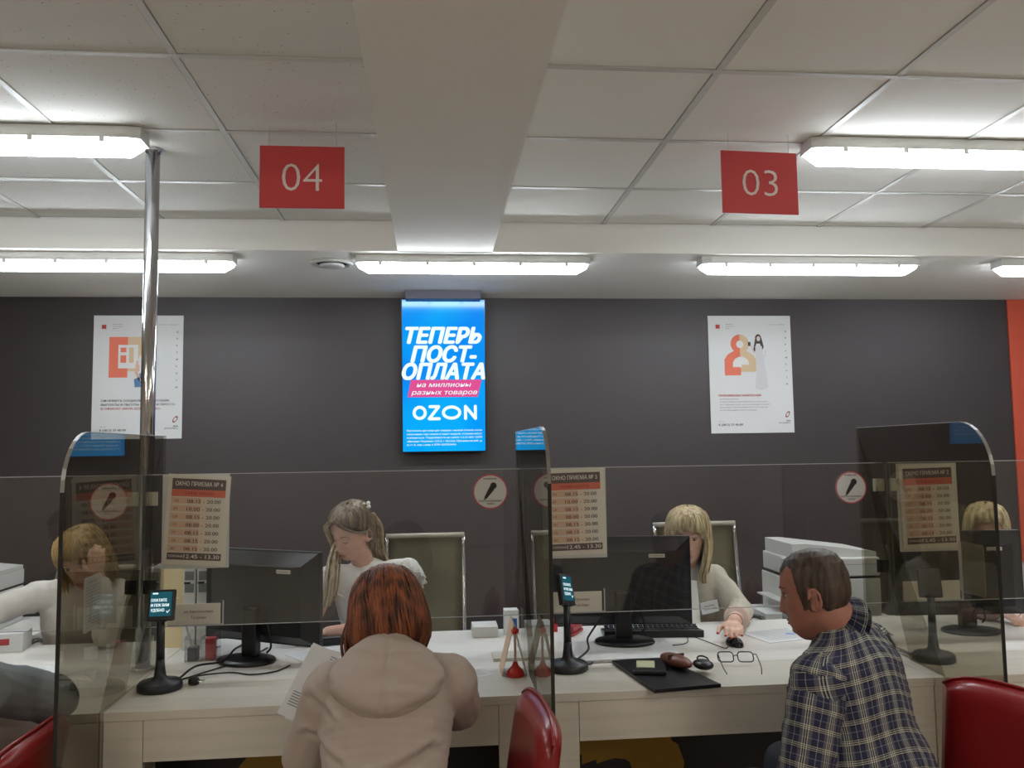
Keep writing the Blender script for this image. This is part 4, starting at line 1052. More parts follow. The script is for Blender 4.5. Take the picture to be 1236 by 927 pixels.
def hand_prims(bm, wrist, d, nrm, side, curl=(.5, .6), k=1.0, spread=.05):
    """d: direction of the fingers, nrm: back of the hand, side: +1 thumb towards d x nrm"""
    d = V(d).normalized(); nrm = V(nrm); nrm = (nrm - d * nrm.dot(d)).normalized(); w = d.cross(nrm)
    W_ = V(wrist)
    capsule(bm, W_ + d * .015, .024 * k, W_ + d * .06 * k, .034 * k, 12, flat=.48, side=w)
    for j, (off, L_) in enumerate(((.030, .068), (.010, .078), (-.010, .073), (-.029, .058))):
        b = W_ + d * (.078 - .004 * abs(j - 1.3)) * k + w * side * off * k
        dd = (d + w * side * off * spread * 30 * .3).normalized(); a0 = curl[0]; a1 = curl[0] + curl[1]
        p1 = b + (dd * math.cos(a0) - nrm * math.sin(a0)) * L_ * .52 * k
        p2 = p1 + (dd * math.cos(a1) - nrm * math.sin(a1)) * L_ * .48 * k
        capsule(bm, b - d * .012, .0092 * k, p1, .0082 * k, 8); capsule(bm, p1, .0082 * k, p2, .0068 * k, 8)
        yield p1, p2
    t0 = W_ + d * .025 * k + w * side * .026 * k; t1 = t0 + (d * .7 + w * side * .75 - nrm * .35).normalized() * .042 * k; t2 = t1 + (d * .95 + w * side * .2 - nrm * .4).normalized() * .032 * k
    capsule(bm, t0, .0125 * k, t1, .0105 * k, 8); capsule(bm, t1, .0105 * k, t2, .0080 * k, 8); yield t1, t2

def torso_prims(bm, J, infl, t0=0.0, t1=1.0, bulk=1.0, belly=0.0):
    P0, P1 = V(J['pelvis']), V(J['neck']); up = (P1 - P0).normalized(); r = (V(J['shR']) - V(J['shL'])); r = (r - up * r.dot(up)).normalized(); f = up.cross(r)
    rot = Matrix(((r.x, f.x, up.x), (r.y, f.y, up.y), (r.z, f.z, up.z)))
    L_ = (P1 - P0).length
    for t in np.linspace(t0, t1, 20):
        w = np.interp(t, [0, .2, .4, .6, .78, .9, 1], [.165, .150, .138, .150, .152, .11, .06]) * bulk + infl
        d = np.interp(t, [0, .2, .4, .6, .78, .9, 1], [.125, .118, .105, .108, .100, .075, .055]) * bulk + infl
        if belly: d += belly * math.exp(-((t - .3) / .25) ** 2)
        sph(bm, P0 + up * L_ * t + f * (.012 * math.sin(t * PI) + belly * .6 * math.exp(-((t - .3) / .25) ** 2)), (w, d, L_ * .11 + infl), rot, 24, 12)
    for k in ('shL', 'shR'):
        capsule(bm, P0.lerp(P1, .86), .062 * bulk + infl, V(J[k]), .054 * bulk + infl)
def arm_prims(bm, J, s, infl, upto=2.0, r=(.050, .040, .027)):
    a, b, c = V(J['sh' + s]), V(J['el' + s]), V(J['wr' + s])
    if upto <= 1: capsule(bm, a, r[0] + infl, a.lerp(b, upto), r[0] + (r[1] - r[0]) * upto + infl * 1.1)
    else:
        capsule(bm, a, r[0] + infl, b, r[1] + infl); e = b.lerp(c, upto - 1); capsule(bm, b, r[1] + infl, e, r[1] + (r[2] - r[1]) * (upto - 1) + infl)
def leg_prims(bm, J, infl):
    for s in 'LR':
        if 'kn' + s not in J: continue
        P0 = V(J['pelvis']); r = (V(J['sh' + s]) - V(J['neck'])); r.z = 0; r.normalize()
        h = P0 + r * .09 - V((0, 0, .02)); k, a = V(J['kn' + s]), V(J['an' + s])
        capsule(bm, h, .085 + infl, k, .056 + infl); capsule(bm, k, .055 + infl, a, .038 + infl)
def feet_prims(bm, J):
    for s in 'LR':
        if 'kn' + s not in J: continue
        a = V(J['an' + s]); d = V(J['kn' + s]) - V(J['pelvis']); d.z = 0; d.normalize()
        capsule(bm, a - V((0, 0, .02)), .040, a + d * .15 - V((0, 0, .045)), .032, 12, flat=.8)

def cloth_folds(amp, sc, dirv=(1, 1, .4), seed=0.0, sharp=1.0):
    D = V(dirv)
    def post(co, nr):
        out = co.copy()
        for i in range(len(co)):
            p = co[i]; q = V((p[0] * D.x * sc + seed, p[1] * D.y * sc, p[2] * D.z * sc))
            n = noise.noise(q) + .45 * noise.noise(q * 2.3)
            n = (1 - abs(n) * 2) if sharp else n
            out[i] = p + nr[i] * amp * (n - .3)
        return out
    return post
def set_uv(o, fn):
    me = o.data; uv = me.uv_layers.new(name='UVMap'); co = np.empty(len(me.vertices) * 3); me.vertices.foreach_get('co', co); co = co.reshape(-1, 3)
    U_ = fn(co); li = np.empty(len(me.loops), dtype=np.int32); me.loops.foreach_get('vertex_index', li)
    uv.data.foreach_set('uv', U_[li].ravel())

def hair_loft(name, M, prof, opening, m, parent, n_str=220, seed=1, ridge=.0022, thick=.0045, drift=.12, lift=.004, end_jit=.02, part=0.0, zclip=None):
    """prof rows: (z, half width, front, back); opening(z) = half angle left free for the face"""
    rr = random.Random(seed); pr = np.array(prof)
    def S(z, th, o=0):
        f = np.interp(-z, -pr[:, 0], pr[:, 2]); b = np.interp(-z, -pr[:, 0], pr[:, 3]); w = np.interp(-z, -pr[:, 0], pr[:, 1])
        c, h = (f + b) / 2, (f - b) / 2
        return V(((w + o) * math.sin(th), c + (h + o) * math.cos(th), z))
    bm = B(); NT = 72; zs = np.linspace(pr[0, 0], pr[-1, 0], 40); R = []
    for z in zs:
        op = opening(z)
        row = []
        for k in range(NT + 1):
            th = op + (2 * PI - 2 * op) * k / NT
            rdg = ridge * math.sin(th * 23 + z * 30 + 2 * math.sin(th * 5)) * min(1, (pr[0, 0] - z) / .05)
            row.append(bm.verts.new(M @ S(z, th, rdg)))
        R.append(row)
    for a, b in zip(R, R[1:]):
        for k in range(NT): bm.faces.new((a[k], a[k + 1], b[k + 1], b[k]))
    base = obj(name, bm, m, parent, smooth=True)
    bm = B()
    for i in range(n_str):
        th = rr.uniform(0, 2 * PI); z0 = pr[0, 0] - rr.random() ** 2 * .05; z1 = pr[-1, 0] + rr.uniform(-end_jit, end_jit * 2)
        pts = []; ph = rr.uniform(0, 6); dr = rr.uniform(-drift, drift); of = rr.uniform(0, lift)
        for z in np.linspace(z0, z1, 11):
            tt = th + dr * (z0 - z) / .15 + .03 * math.sin(ph + z * 40); tn = (tt + PI) % (2 * PI) - PI
            if abs(tn) < opening(z) + .03: break
            zz = max(z, pr[-1, 0]); p = S(zz, tt, of + .001)
            p.z = z; pts.append(M @ p)
        if len(pts) > 3:
            n = len(pts); tube(bm, pts, [thick * (.35 + .65 * math.sin(PI * (k + .6) / (n + .2))) for k in range(n)], 5, flat=.45)
    o = obj('hair_strands', bm, m, parent, smooth=True); o['kind'] = 'stuff'
    return base
def locks(name, paths, r, m, parent, n=26, spread=.018, seed=4):
    rr = random.Random(seed); bm = B()
    for i in range(n):
        off = V((rr.gauss(0, spread), rr.gauss(0, spread * .7), 0)); pts = catmull(paths, 4); N_ = len(pts)
        q = [p + off * (.35 + .65 * math.sin(PI * min(1, k / N_ * .8 + .1))) for k, p in enumerate(pts)]
        tube(bm, q, [r * (.5 + .5 * math.sin(PI * (k + 1) / (N_ + 1))) for k in range(N_)], 5, flat=.5)
    o = obj(name, bm, m, parent, smooth=True); o['kind'] = 'stuff'; return o
def skin_mat(name, rgb):
    m = mat(name, rgb, .5, noise_amt=.06, noise_scale=30, bump=.03, bump_scale=150)
    b = m.node_tree.nodes['Principled BSDF']; b.inputs['Subsurface Weight'].default_value = .08
    b.inputs['Subsurface Radius'].default_value = (.012, .005, .003); b.inputs['Subsurface Scale'].default_value = .5
    return m
def face_parts(M, parent, brow, lip, eyes='open', fem=1):
    m_e = mat('eye_white', (168, 156, 148), .35); m_i = mat('iris_dark', (52, 44, 40), .2); ml = mat('lash', (44, 34, 30), .6)
    for s in (-1, 1):
        if eyes == 'open':
            bm = B(); sph(bm, M @ V((s * .031, .0665, .000)), (.0120, .0105, .0065), M.to_3x3().normalized(), 16, 10); e = obj('eye', bm, m_e, parent, smooth=True)
            bm = B(); sph(bm, M @ V((s * .031, .0765, .000)), (.0048, .0022, .0048), M.to_3x3().normalized(), 12, 8); obj('iris', bm, m_i, e, smooth=True)
        zz = .006 if eyes == 'open' else -.004
        pts = [M @ V((s * (.031 + dx), hsurf(zz, 0).y * 0 + .0795 - abs(dx) * .25 - (.004 if dx * 1 > .008 else 0), zz + (.004 if eyes == 'open' else -.003) * (1 - (dx / .014) ** 2))) for dx in np.linspace(-.013, .014, 6)]
        bm = B(); tube(bm, pts, .0013, 6); obj('eyelash', bm, ml, parent, smooth=True)
        pts = []
        for dx in np.linspace(-.016, .018, 7):
            x = s * (.031 + dx); z = .023 + .004 * (1 - ((dx - .002) / .018) ** 2); th = math.asin(max(-1, min(1, x / .0765)))
            pts.append(M @ (hsurf(z, th, fem) + V((0, .0005, 0))))
        bm = B(); tube(bm, pts, [.0015, .0024, .0026, .0026, .0022, .0018, .001], 6, flat=.6); obj('eyebrow', bm, brow, parent, smooth=True)
    bm = B()
    for z, r in ((-.0695, .0030), (-.0795, .0036)):
        pts = []
        for x in np.linspace(-.021, .021, 9):
            th = math.asin(x / .066); pts.append(M @ (hsurf(z + .002 * (abs(x) / .021) * (1 if z < -.075 else -1), th, fem) - V((0, .0012, 0))))
        tube(bm, pts, [r * max(.25, (1 - (x / .0225) ** 2)) ** .6 for x in np.linspace(-.021, .021, 9)], 8)
    o = obj('lips', bm, lip, parent, smooth=True); o['kind'] = 'stuff'

def person(lb, J, skin, voxel=.0055, fem=1, hands=None, hs=1.0, arm_r=(.050, .040, .027), neck_r=.052, bulk=1.0):
    P = thing('person', lb, 'person', (V(J['pelvis']).x, V(J['pelvis']).y, 0))
    off = T(*(-P.location)); JJ = {k: (off @ V(v) if k not in ('face', 'up') else V(v)) for k, v in J.items()}
    M = T(*JJ['head']) @ basis(J['face'], J.get('up', (0, 0, 1))).to_4x4() @ Matrix.Scale(hs, 4)
    bm = B(); head_bm(bm, M, fem)
    capsule(bm, M @ V((0, -.022, -.060)), neck_r, JJ['neck'], neck_r * 1.12, 20)
    if not fem: capsule(bm, M @ V((0, .030, -.088)), .046, M @ V((0, -.02, -.085)), .058)
    torso_prims(bm, JJ, -.008, bulk=bulk)
    for s in 'LR': arm_prims(bm, JJ, s, 0, r=arm_r)
    leg_prims(bm, JJ, -.006); feet_prims(bm, JJ)
    tips = {}
    for s in 'LR':
        h = (hands or {}).get(s)
        if h is None:
            d = (JJ['wr' + s] - JJ['el' + s]); h = dict(d=d, n=(0, 0, 1), side=(1 if s == 'L' else -1))
        tips[s] = list(hand_prims(bm, JJ['wr' + s], h['d'], h['n'], h['side'], h.get('curl', (.35, .5)), h.get('k', .95 if fem else 1.08)))
    remesh('body', bm, voxel, skin, P, smooth=3)
    return P, JJ, M, tips
def garment(P, J, m, name='blouse', infl=.010, sleeve=1.9, voxel=.007, folds=(.004, 9), seed=0, bulk=1.0, belly=0.0, t0=0.0, collar=.0, arm_r=(.050, .040, .027), fn=None, extra=None, smooth=6):
    bm = B(); torso_prims(bm, J, infl, t0=t0, t1=.93, bulk=bulk, belly=belly)
    if sleeve:
        for s in 'LR': arm_prims(bm, J, s, infl, sleeve, r=arm_r)
    if extra: extra(bm)
    return remesh(name, bm, voxel, m, P, smooth=smooth, post=fn or cloth_folds(folds[0], folds[1], seed=seed))
def trousers(P, J, m, infl=.006):
    if 'knL' not in J: return
    bm = B(); sph(bm, J['pelvis'], (.175, .135, .115)); leg_prims(bm, J, infl); remesh('trousers', bm, .009, m, P, smooth=4)

S_f = skin_mat('skin_fair', (204, 160, 140)); S_f2 = skin_mat('skin_pale', (212, 170, 150)); S_m = skin_mat('skin_tanned', (152, 102, 86))
M_blouse = mat('blouse_white', (234, 232, 226), .8); M_cardi = mat('cardigan_beige', (194, 188, 172), .9, bump=.2, bump_scale=260)
M_lip = mat('lip_rose', (170, 96, 88), .45)

# ---- clerk at window 4: blonde, white ruffled blouse, looking down
J = dict(pelvis=(-.25, 4.03, .57), neck=(-.320, 3.87, 1.030), head=(-.372, 3.815, 1.190), face=(-.60, -.72, -.46), up=(.10, -.1, 1),
         shL=(-.125, 3.91, .995), shR=(-.465, 3.85, .980), elL=(-.13, 3.72, .80), wrL=(-.445, 3.60, .795), elR=(-.54, 3.80, .80), wrR=(-.60, 3.68, .82),
         knL=(-.05, 3.62, .53), knR=(-.38, 3.62, .53), anL=(-.06, 3.70, .09), anR=(-.38, 3.70, .09))
P, j, M, tips = person('woman with long blonde half-up hair and white ruffled blouse, head bowed, behind left monitor', J, S_f, fem=1, arm_r=(.044, .036, .025), bulk=.92, neck_r=.046)
M_h4 = hair_mat('hair_ash_blonde', (128, 108, 86), (196, 180, 150)); M_h4d = hair_mat('hair_ash', (96, 84, 74), (150, 136, 116))
face_parts(M, P, M_h4d, M_lip, 'down')
ruf = []
def ruffle(bm):
    pass
garment(P, j, M_blouse, 'blouse', .010, 0, folds=(.004, 14), bulk=.96)
for s in 'LR':                                      # ruffled cap sleeves
    a = j['sh' + s]; sg = 1 if s == 'R' else -1; d = (j['el' + s] - a).normalized(); x = (a - j['neck']); x = (x - d * x.dot(d)).normalized(); y = d.cross(x)
    bm = B(); R = []
    for k, (t_, r) in enumerate(((-.035, .040), (-.012, .062), (.012, .072), (.035, .080), (.055, .084))):
        R.append([bm.verts.new(a + d * t_ + (x * math.cos(q) + y * math.sin(q)) * (r + .007 * (k / 4) * math.sin(q * 13))) for q in np.linspace(0, 2 * PI, 66)[:-1]])
    for A_, B_ in zip(R, R[1:]):
        for k in range(65): bm.faces.new((A_[k], A_[(k + 1) % 65], B_[(k + 1) % 65], B_[k]))
    bmesh.ops.solidify(bm, geom=bm.faces[:], thickness=.003); obj('ruffled_sleeve', bm, M_blouse, P, smooth=True)
    bm = B(); pts = [a + d * .055 + (x * math.cos(q) + y * math.sin(q)) * (.084 + .007 * math.sin(q * 13)) for q in np.linspace(0, 2 * PI, 66)[:-1]]; tube(bm, pts, .0035, 5, closed=True); obj('ruffle_edge', bm, M_blouse, P, smooth=True)
prof4 = [(.135, .006, -.01, -.03), (.128, .045, .040, -.070), (.112, .068, .068, -.094), (.088, .080, .086, -.108), (.055, .0855, .090, -.115), (.02, .086, .080, -.118), (-.02, .083, .03, -.112), (-.06, .074, -.0, -.095), (-.10, .060, -.02, -.08)]
hair_loft('hair', M, prof4, lambda z: 0 if z > .100 else min(1.36, (.100 - z) * 17), M_h4d, P, 240, 3, lift=.003)
# swept side lock framing the far cheek, long lock over the shoulder, hair down the back
hd = j['head']
locks('face_lock', [M @ V((.03, .085, .095)), M @ V((.066, .078, .06)), M @ V((.084, .062, .01)), M @ V((.082, .055, -.04)), M @ V((.075, .06, -.07))], .0035, M_h4, P, 26, .005, 5)
locks('swept_fringe', [M @ V((.005, .080, .108)), M @ V((-.038, .085, .085)), M @ V((-.070, .060, .052)), M @ V((-.085, .015, .024)), M @ V((-.082, -.04, .02))], .0035, M_h4d, P, 34, .005, 15)
locks('swept_fringe', [M @ V((.0, .080, .108)), M @ V((.035, .092, .082)), M @ V((.066, .078, .05)), M @ V((.084, .05, .01))], .0035, M_h4, P, 30, .005, 16)
locks('long_lock', [M @ V((.078, -.02, -.02)), V((hd.x - .075, hd.y - .02, 1.085)), V((hd.x - .082, hd.y - .075, 1.00)), V((hd.x - .088, hd.y - .085, .93)), V((hd.x - .105, hd.y - .085, .875))], .005, M_h4, P, 44, .012, 6)
locks('back_hair', [M @ V((-.06, -.085, .06)), M @ V((-.075, -.09, -.01)), V((hd.x + .115, hd.y + .10, 1.09)), V((hd.x + .150, hd.y + .12, 1.01)), V((hd.x + .16, hd.y + .15, .93))], .006, M_h4, P, 60, .018, 7)
bm = B()
for k in range(6): sph(bm, M @ V((-.05 + .014 * math.cos(k * 1.05), -.080 + .010 * math.sin(k * 1.05), .098 + .010 * math.sin(k * 2))), .009, u=10, v=8)
tag_o = obj('hair_clip', bm, M_blouse, P, smooth=True); tag_o['kind'] = 'stuff'

# ---- clerk at window 3: blonde with fringe, beige cardigan, hand on the mouse
J = dict(pelvis=(1.31, 4.05, .57), neck=(1.190, 3.885, .985), head=(1.185, 3.83, 1.132), face=(-.34, -.93, -.13),
         shL=(1.325, 3.895, .920), shR=(1.010, 3.86, .915), elL=(1.395, 3.74, .80), wrL=(1.245, 3.425, .815), elR=(.95, 3.76, .80), wrR=(.99, 3.72, .83),
         knL=(1.46, 3.62, .53), knR=(1.16, 3.62, .53), anL=(1.46, 3.70, .09), anR=(1.16, 3.70, .09))
dL = V((1.190, 3.28, .806)) - V((1.245, 3.425, .815))
P, j, M, tips = person('woman with blonde fringe and beige cardigan behind the middle monitor, hand on the mouse', J, S_f2, fem=1,
                       hands={'L': dict(d=dL, n=(0, -.1, 1), side=1, curl=(.05, .50), k=1.05)}, arm_r=(.050, .042, .030))
M_h3 = hair_mat('hair_golden_blonde', (150, 128, 92), (218, 202, 162))
face_parts(M, P, M_h4d, M_lip, 'open')
garment(P, j, M_cardi, 'cardigan', .014, 1.62, folds=(.006, 10), seed=3)
bm = B(); a = j['elL'].lerp(j['wrL'], .60); b = j['elL'].lerp(j['wrL'], .70); tube(bm, [a, a.lerp(b, .5), b], [.052, .054, .050], 18); obj('cuff', bm, mat('cuff_pink', (214, 186, 172), .8), P, smooth=True)
f = (V((-.30, -.95, 0))).normalized()
obj('shirt_front', box(B(), (-.035, -.012, -.17), (.035, .0, .10), T(j['neck'].x - .02, j['neck'].y - .118, j['neck'].z - .15) @ RX(-10)), M_blouse, P, bevel=.006)
bd = obj('name_badge', box(B(), (-.042, -.004, -.026), (.042, .0, .026), T(j['neck'].x + .055, j['neck'].y - .150, j['neck'].z - .165) @ RZ(5) @ RY(-9)), M_paper, P)
bm = B(); Mb = T(j['neck'].x + .055, j['neck'].y - .150, j['neck'].z - .165) @ RZ(5) @ RY(-9)
text(bm, 'Альбина', 0, .004, .007, .05, y=-.0048, align='C'); text(bm, 'Юрьевна', 0, -.009, .006, .06, y=-.0048, align='C'); flat('lettering', bm, M_ink, bd, Mb)
prof3 = [(.140, .006, .0, -.03), (.134, .045, .050, -.070), (.118, .072, .080, -.098), (.090, .088, .100, -.112), (.055, .097, .104, -.120), (.02, .101, .100, -.122), (-.03, .103, .082, -.120), (-.08, .100, .070, -.112), (-.13, .094, .062, -.10), (-.17, .082, .055, -.085)]
hair_loft('hair', M, prof3, lambda z: 0 if z > .040 else min(.82, .5 + (.04 - z) * 6), M_h3, P, 320, 8, lift=.008, ridge=.003, drift=.2)
locks('front_curl', [M @ V((-.088, .05, .02)), M @ V((-.094, .055, -.04)), M @ V((-.082, .068, -.11)), M @ V((-.066, .075, -.17)), M @ V((-.070, .080, -.20))], .0055, M_h3, P, 40, .010, 9)
for s in ('L',):
    for q, (a, b) in enumerate(tips[s][:4] + [tips[s][4]]):
        d = (b - a).normalized(); bm = B(); sph(bm, b + d * .004 + V((0, 0, .004)), (.0052, .0052, .0035), None, 10, 8); obj('fingernail', bm, mat('nail_red', (196, 30, 34), .2), P, smooth=True)
bm = B(); c = j['wrL'] + (j['elL'] - j['wrL']).normalized() * .035; d = (j['elL'] - j['wrL']).normalized(); x = d.orthogonal().normalized(); y = d.cross(x)
tube(bm, [c + (x * math.cos(q) + y * math.sin(q)) * .0305 for q in np.linspace(0, 2 * PI, 22)[:-1]], .0022, 6, closed=True); obj('bracelet', bm, M_black2, P, smooth=True)

# ---- clerk at the left window, seen through the smoked partition
J = dict(pelvis=(-1.60, 4.06, .57), neck=(-1.565, 3.885, .990), head=(-1.515, 3.80, 1.100), face=(-.10, -.86, -.42), up=(-.15, 0, 1),
         shL=(-1.415, 3.89, .935), shR=(-1.715, 3.86, .940), elL=(-1.36, 3.66, .80), wrL=(-1.405, 3.685, 1.035), elR=(-1.93, 3.70, .875), wrR=(-2.10, 3.50, .82),
         knL=(-1.48, 3.62, .53), knR=(-1.76, 3.62, .53), anL=(-1.48, 3.70, .09), anR=(-1.76, 3.70, .09))
P, j, M, tips = person('woman in white shirt raising a hand to her blonde hair, behind left smoked partition', J, S_f2, fem=1,
                       hands={'L': dict(d=(-.1, -.1, 1), n=(.1, -1, 0), side=-1, curl=(.3, .6), k=.95)})
M_h5 = hair_mat('hair_honey_blonde', (140, 112, 70), (206, 176, 122))
face_parts(M, P, M_h4d, M_lip, 'open')
garment(P, j, mat('shirt_offwhite', (214, 210, 204), .8), 'shirt', .014, 1.85, folds=(.007, 9), seed=7)
prof5 = prof3[:9]
hair_loft('hair', M, prof5, lambda z: 0 if z > .055 else min(.95, .5 + (.055 - z) * 6), M_h5, P, 260, 12, lift=.007, ridge=.003)
locks('side_lock', [M @ V((.09, .02, .0)), M @ V((.10, .03, -.06)), M @ V((.095, .045, -.12)), M @ V((.08, .055, -.165))], .006, M_h5, P, 30, .012, 10)
# ---- clerk at the right edge
J = dict(pelvis=(2.72, 4.06, .57), neck=(2.665, 3.885, .985), head=(2.672, 3.83, 1.120), face=(-.45, -.88, -.16),
         shL=(2.83, 3.90, .925), shR=(2.51, 3.86, .925), elL=(2.84, 3.72, .80), wrL=(2.72, 3.60, .79), elR=(2.44, 3.72, .80), wrR=(2.50, 3.56, .79),
         knL=(2.84, 3.62, .53), knR=(2.56, 3.62, .53), anL=(2.84, 3.70, .09), anR=(2.56, 3.70, .09))
P, j, M, tips = person('woman with short blonde hair peeking over the monitor at the right edge', J, S_f2, fem=1, voxel=.0065)
face_parts(M, P, M_h4d, M_lip, 'open')
garment(P, j, mat('blouse_grey', (150, 148, 146), .8), 'blouse', .012, 1.9, voxel=.009, folds=(.005, 9), seed=11)
hair_loft('hair', M, [(r[0] - .002, r[1] * .97, r[2] * .95, r[3]) for r in prof3[:8]], lambda z: 0 if z > .062 else min(.95, .5 + (.062 - z) * 6), M_h3, P, 220, 14, lift=.004)

# ---- customer with red bob and beige hooded coat
J = dict(pelvis=(-.14, 2.14, .555), neck=(-.125, 2.395, .975), head=(-.138, 2.48, 1.075), face=(-.22, .90, -.42), up=(-.06, .1, 1),
         shR=(.035, 2.37, .905), shL=(-.275, 2.36, .895), elR=(.060, 2.52, .80), wrR=(-.03, 2.86, .80), elL=(-.350, 2.44, .70), wrL=(-.315, 2.66, .80),
         knR=(-.02, 2.52, .52), knL=(-.26, 2.52, .52), anR=(-.02, 2.50, .09), anL=(-.26, 2.50, .09))
P, j, M, tips = person('woman with red bobbed hair and beige hooded coat seen from behind, holding papers', J, S_f, fem=1,
                       hands={'L': dict(d=(.15, .8, .2), n=(-.6, 0, .6), side=1, curl=(.5, .7), k=.95), 'R': dict(d=(-.4, .8, -.1), n=(0, 0, 1), side=-1, curl=(.2, .4), k=.95)})
M_hr = hair_mat('hair_copper', (58, 30, 19), (138, 76, 46), 45)
prof_b = [(.138, .005, .0, -.03), (.132, .040, .045, -.068), (.116, .068, .075, -.098), (.09, .086, .095, -.114), (.055, .0995, .100, -.126), (.02, .106, .100, -.132), (-.02, .111, .095, -.137), (-.055, .113, .088, -.134), (-.085, .107, .080, -.124), (-.108, .094, .07, -.106), (-.128, .078, .05, -.085)]
hair_loft('hair', M, prof_b, lambda z: 0 if z > .04 else min(.95, .4 + (.04 - z) * 6), M_hr, P, 420, 21, lift=.006, ridge=.0035, thick=.0042, drift=.16, end_jit=.012)
locks('side_lock', [M @ V((-.100, .01, .0)), M @ V((-.112, .02, -.06)), M @ V((-.105, .03, -.12)), M @ V((-.098, .035, -.165))], .005, M_hr, P, 40, .012, 22)
M_coat = mat('coat_beige', (164, 150, 141), .75, bump=.12, bump_scale=220)
def coat_post(co, nr):
    out = cloth_folds(.0045, 5.0, (1, 1, 1.5), 2.0)(co, nr)
    # long crease across the lower back and one along the left sleeve seam
    for (ax, az), (bx_, bz), dep, wd in (((-.07, .735), (.13, .79), .013, .010), ((-.09, .64), (-.07, .735), .014, .009), ((-.20, .80), (-.10, .77), .008, .010), ((-.19, .90), (-.13, .86), .006, .010)):
        A = np.array([ax, az]); D = np.array([bx_ - ax, bz - az]); L2 = D @ D
        p = co[:, [0, 2]] - A; t_ = np.clip(p @ D / L2, 0, 1); dist = np.linalg.norm(p - t_[:, None] * D, axis=1)
        back = (nr[:, 1] < .2); w = dep * np.exp(-(dist / wd) ** 2) * back
        out -= nr * w[:, None]
        w2 = .6 * dep * np.exp(-((dist - wd * 1.8) / wd) ** 2) * back * (p[:, 1] > t_ * D[1]); out += nr * w2[:, None]
    return out
def coat_extra(bm):
    # skirt of the coat flaring over the seat
    sph(bm, j['pelvis'] + V((0, -.02, .0)), (.225, .17, .14), None, 24, 12)
garment(P, j, M_coat, 'coat', .026, 1.95, voxel=.0055, bulk=1.02, fn=coat_post, extra=coat_extra, arm_r=(.056, .050, .036), smooth=5)
# hood lying on the back, in the frame of the leaning torso
def hood():
    bm = B(); up = (j['neck'] - j['pelvis']).normalized(); r_ = V((1, 0, 0)); f_ = up.cross(r_).normalized()
    Mh = T(*(j['neck'] - up * .085)) @ Matrix(((r_.x, f_.x, up.x), (r_.y, f_.y, up.y), (r_.z, f_.z, up.z))).to_4x4()
    NT, NR = 48, 14
    for side in (1, -1):
        G = []
        for q in np.linspace(0, 1, NR + 1):
            row = []
            for k in range(NT):
                a = 2 * PI * k / NT; x = math.cos(a); z = math.sin(a)
                px = x * .150 * q * (1 - .22 * max(0, -z) ** 2 - .40 * max(0, z) ** 2); pz = z * (.135 if z > 0 else .112) * q
                th = (1 - q ** 5) ** .6 * (.024 + .034 * max(0, -z * q)) + .002 - .006 * math.exp(-(px / .004) ** 2)
                curve = .9 * px * px
                py = -.118 - th - .004 * noise.noise(V((px * 18, pz * 30, 3))) + curve + .28 * max(0, pz) if side > 0 else -.075 + curve
                row.append(bm.verts.new(Mh @ V((px, py, pz))))
            G.append(row)
        for a_, b_ in zip(G, G[1:]):
            for k in range(NT): bm.faces.new((a_[k], a_[(k + 1) % NT], b_[(k + 1) % NT], b_[k]))
        rim = G[-1]
        if side > 0: rim0 = rim
    for k in range(NT): bm.faces.new((rim0[k], rim0[(k + 1) % NT], rim[(k + 1) % NT], rim[k]))
    bmesh.ops.remove_doubles(bm, verts=bm.verts[:], dist=.0006)
    return remesh('hood', bm, .0045, M_coat, P, smooth=3, post=cloth_folds(.0055, 8, (.5, 1, 2.2), 5.0))
hood()
bm = B(); cN = j['neck'] + V((0, .012, .03)); R = []
for k, (dz, r, lean) in enumerate(((-.045, .098, .0), (-.01, .088, .004), (.025, .082, .012), (.045, .080, .018))):
    R.append([bm.verts.new(cN + V((math.sin(a) * r * 1.05, -math.cos(a) * r * .9 + lean + .02 * abs(math.sin(a)), dz - .02 * (1 - math.cos(a)) + .0025 * math.sin(a * 9)))) for a in np.linspace(-2.5, 2.5, 48)])
for A_, B_ in zip(R, R[1:]):
    for k in range(47): bm.faces.new((A_[k], A_[k + 1], B_[k + 1], B_[k]))
bmesh.ops.solidify(bm, geom=bm.faces[:], thickness=.012); obj('collar', bm, M_coat, P, smooth=True)
trousers(P, j, mat('trousers_dark', (40, 38, 42), .8))
# the papers she holds
t = thing('held_papers', 'printed white papers held over the desk edge left of the beige coat', 'paper', (-.335, 2.70, .82), .0)
for k, (a_, dx) in enumerate(((-16, 0), (-24, -.012))):
    Mh = T(dx, -.004 * k + .01, .0) @ RZ(-6) @ RX(-28) @ RY(a_ * -1 - 2)
    sh = obj('sheet', bx((-.095, -.0004, -.125), (.105, .0004, .105), Mh), M_paper, t)
    bm = B()
    for i in range(9):
        poly(bm, rect(-.02, .085 - i * .008, .085 - (.03 if i % 4 == 3 else 0), .088 - i * .008), -.0012)
    for i in range(6):
        poly(bm, rect(-.08, -.05 - i * .008, .0 - (.02 if i % 3 == 1 else 0), -.047 - i * .008), -.0012)
    flat('printed_lines', bm, M_ink_grey, sh, Mh)

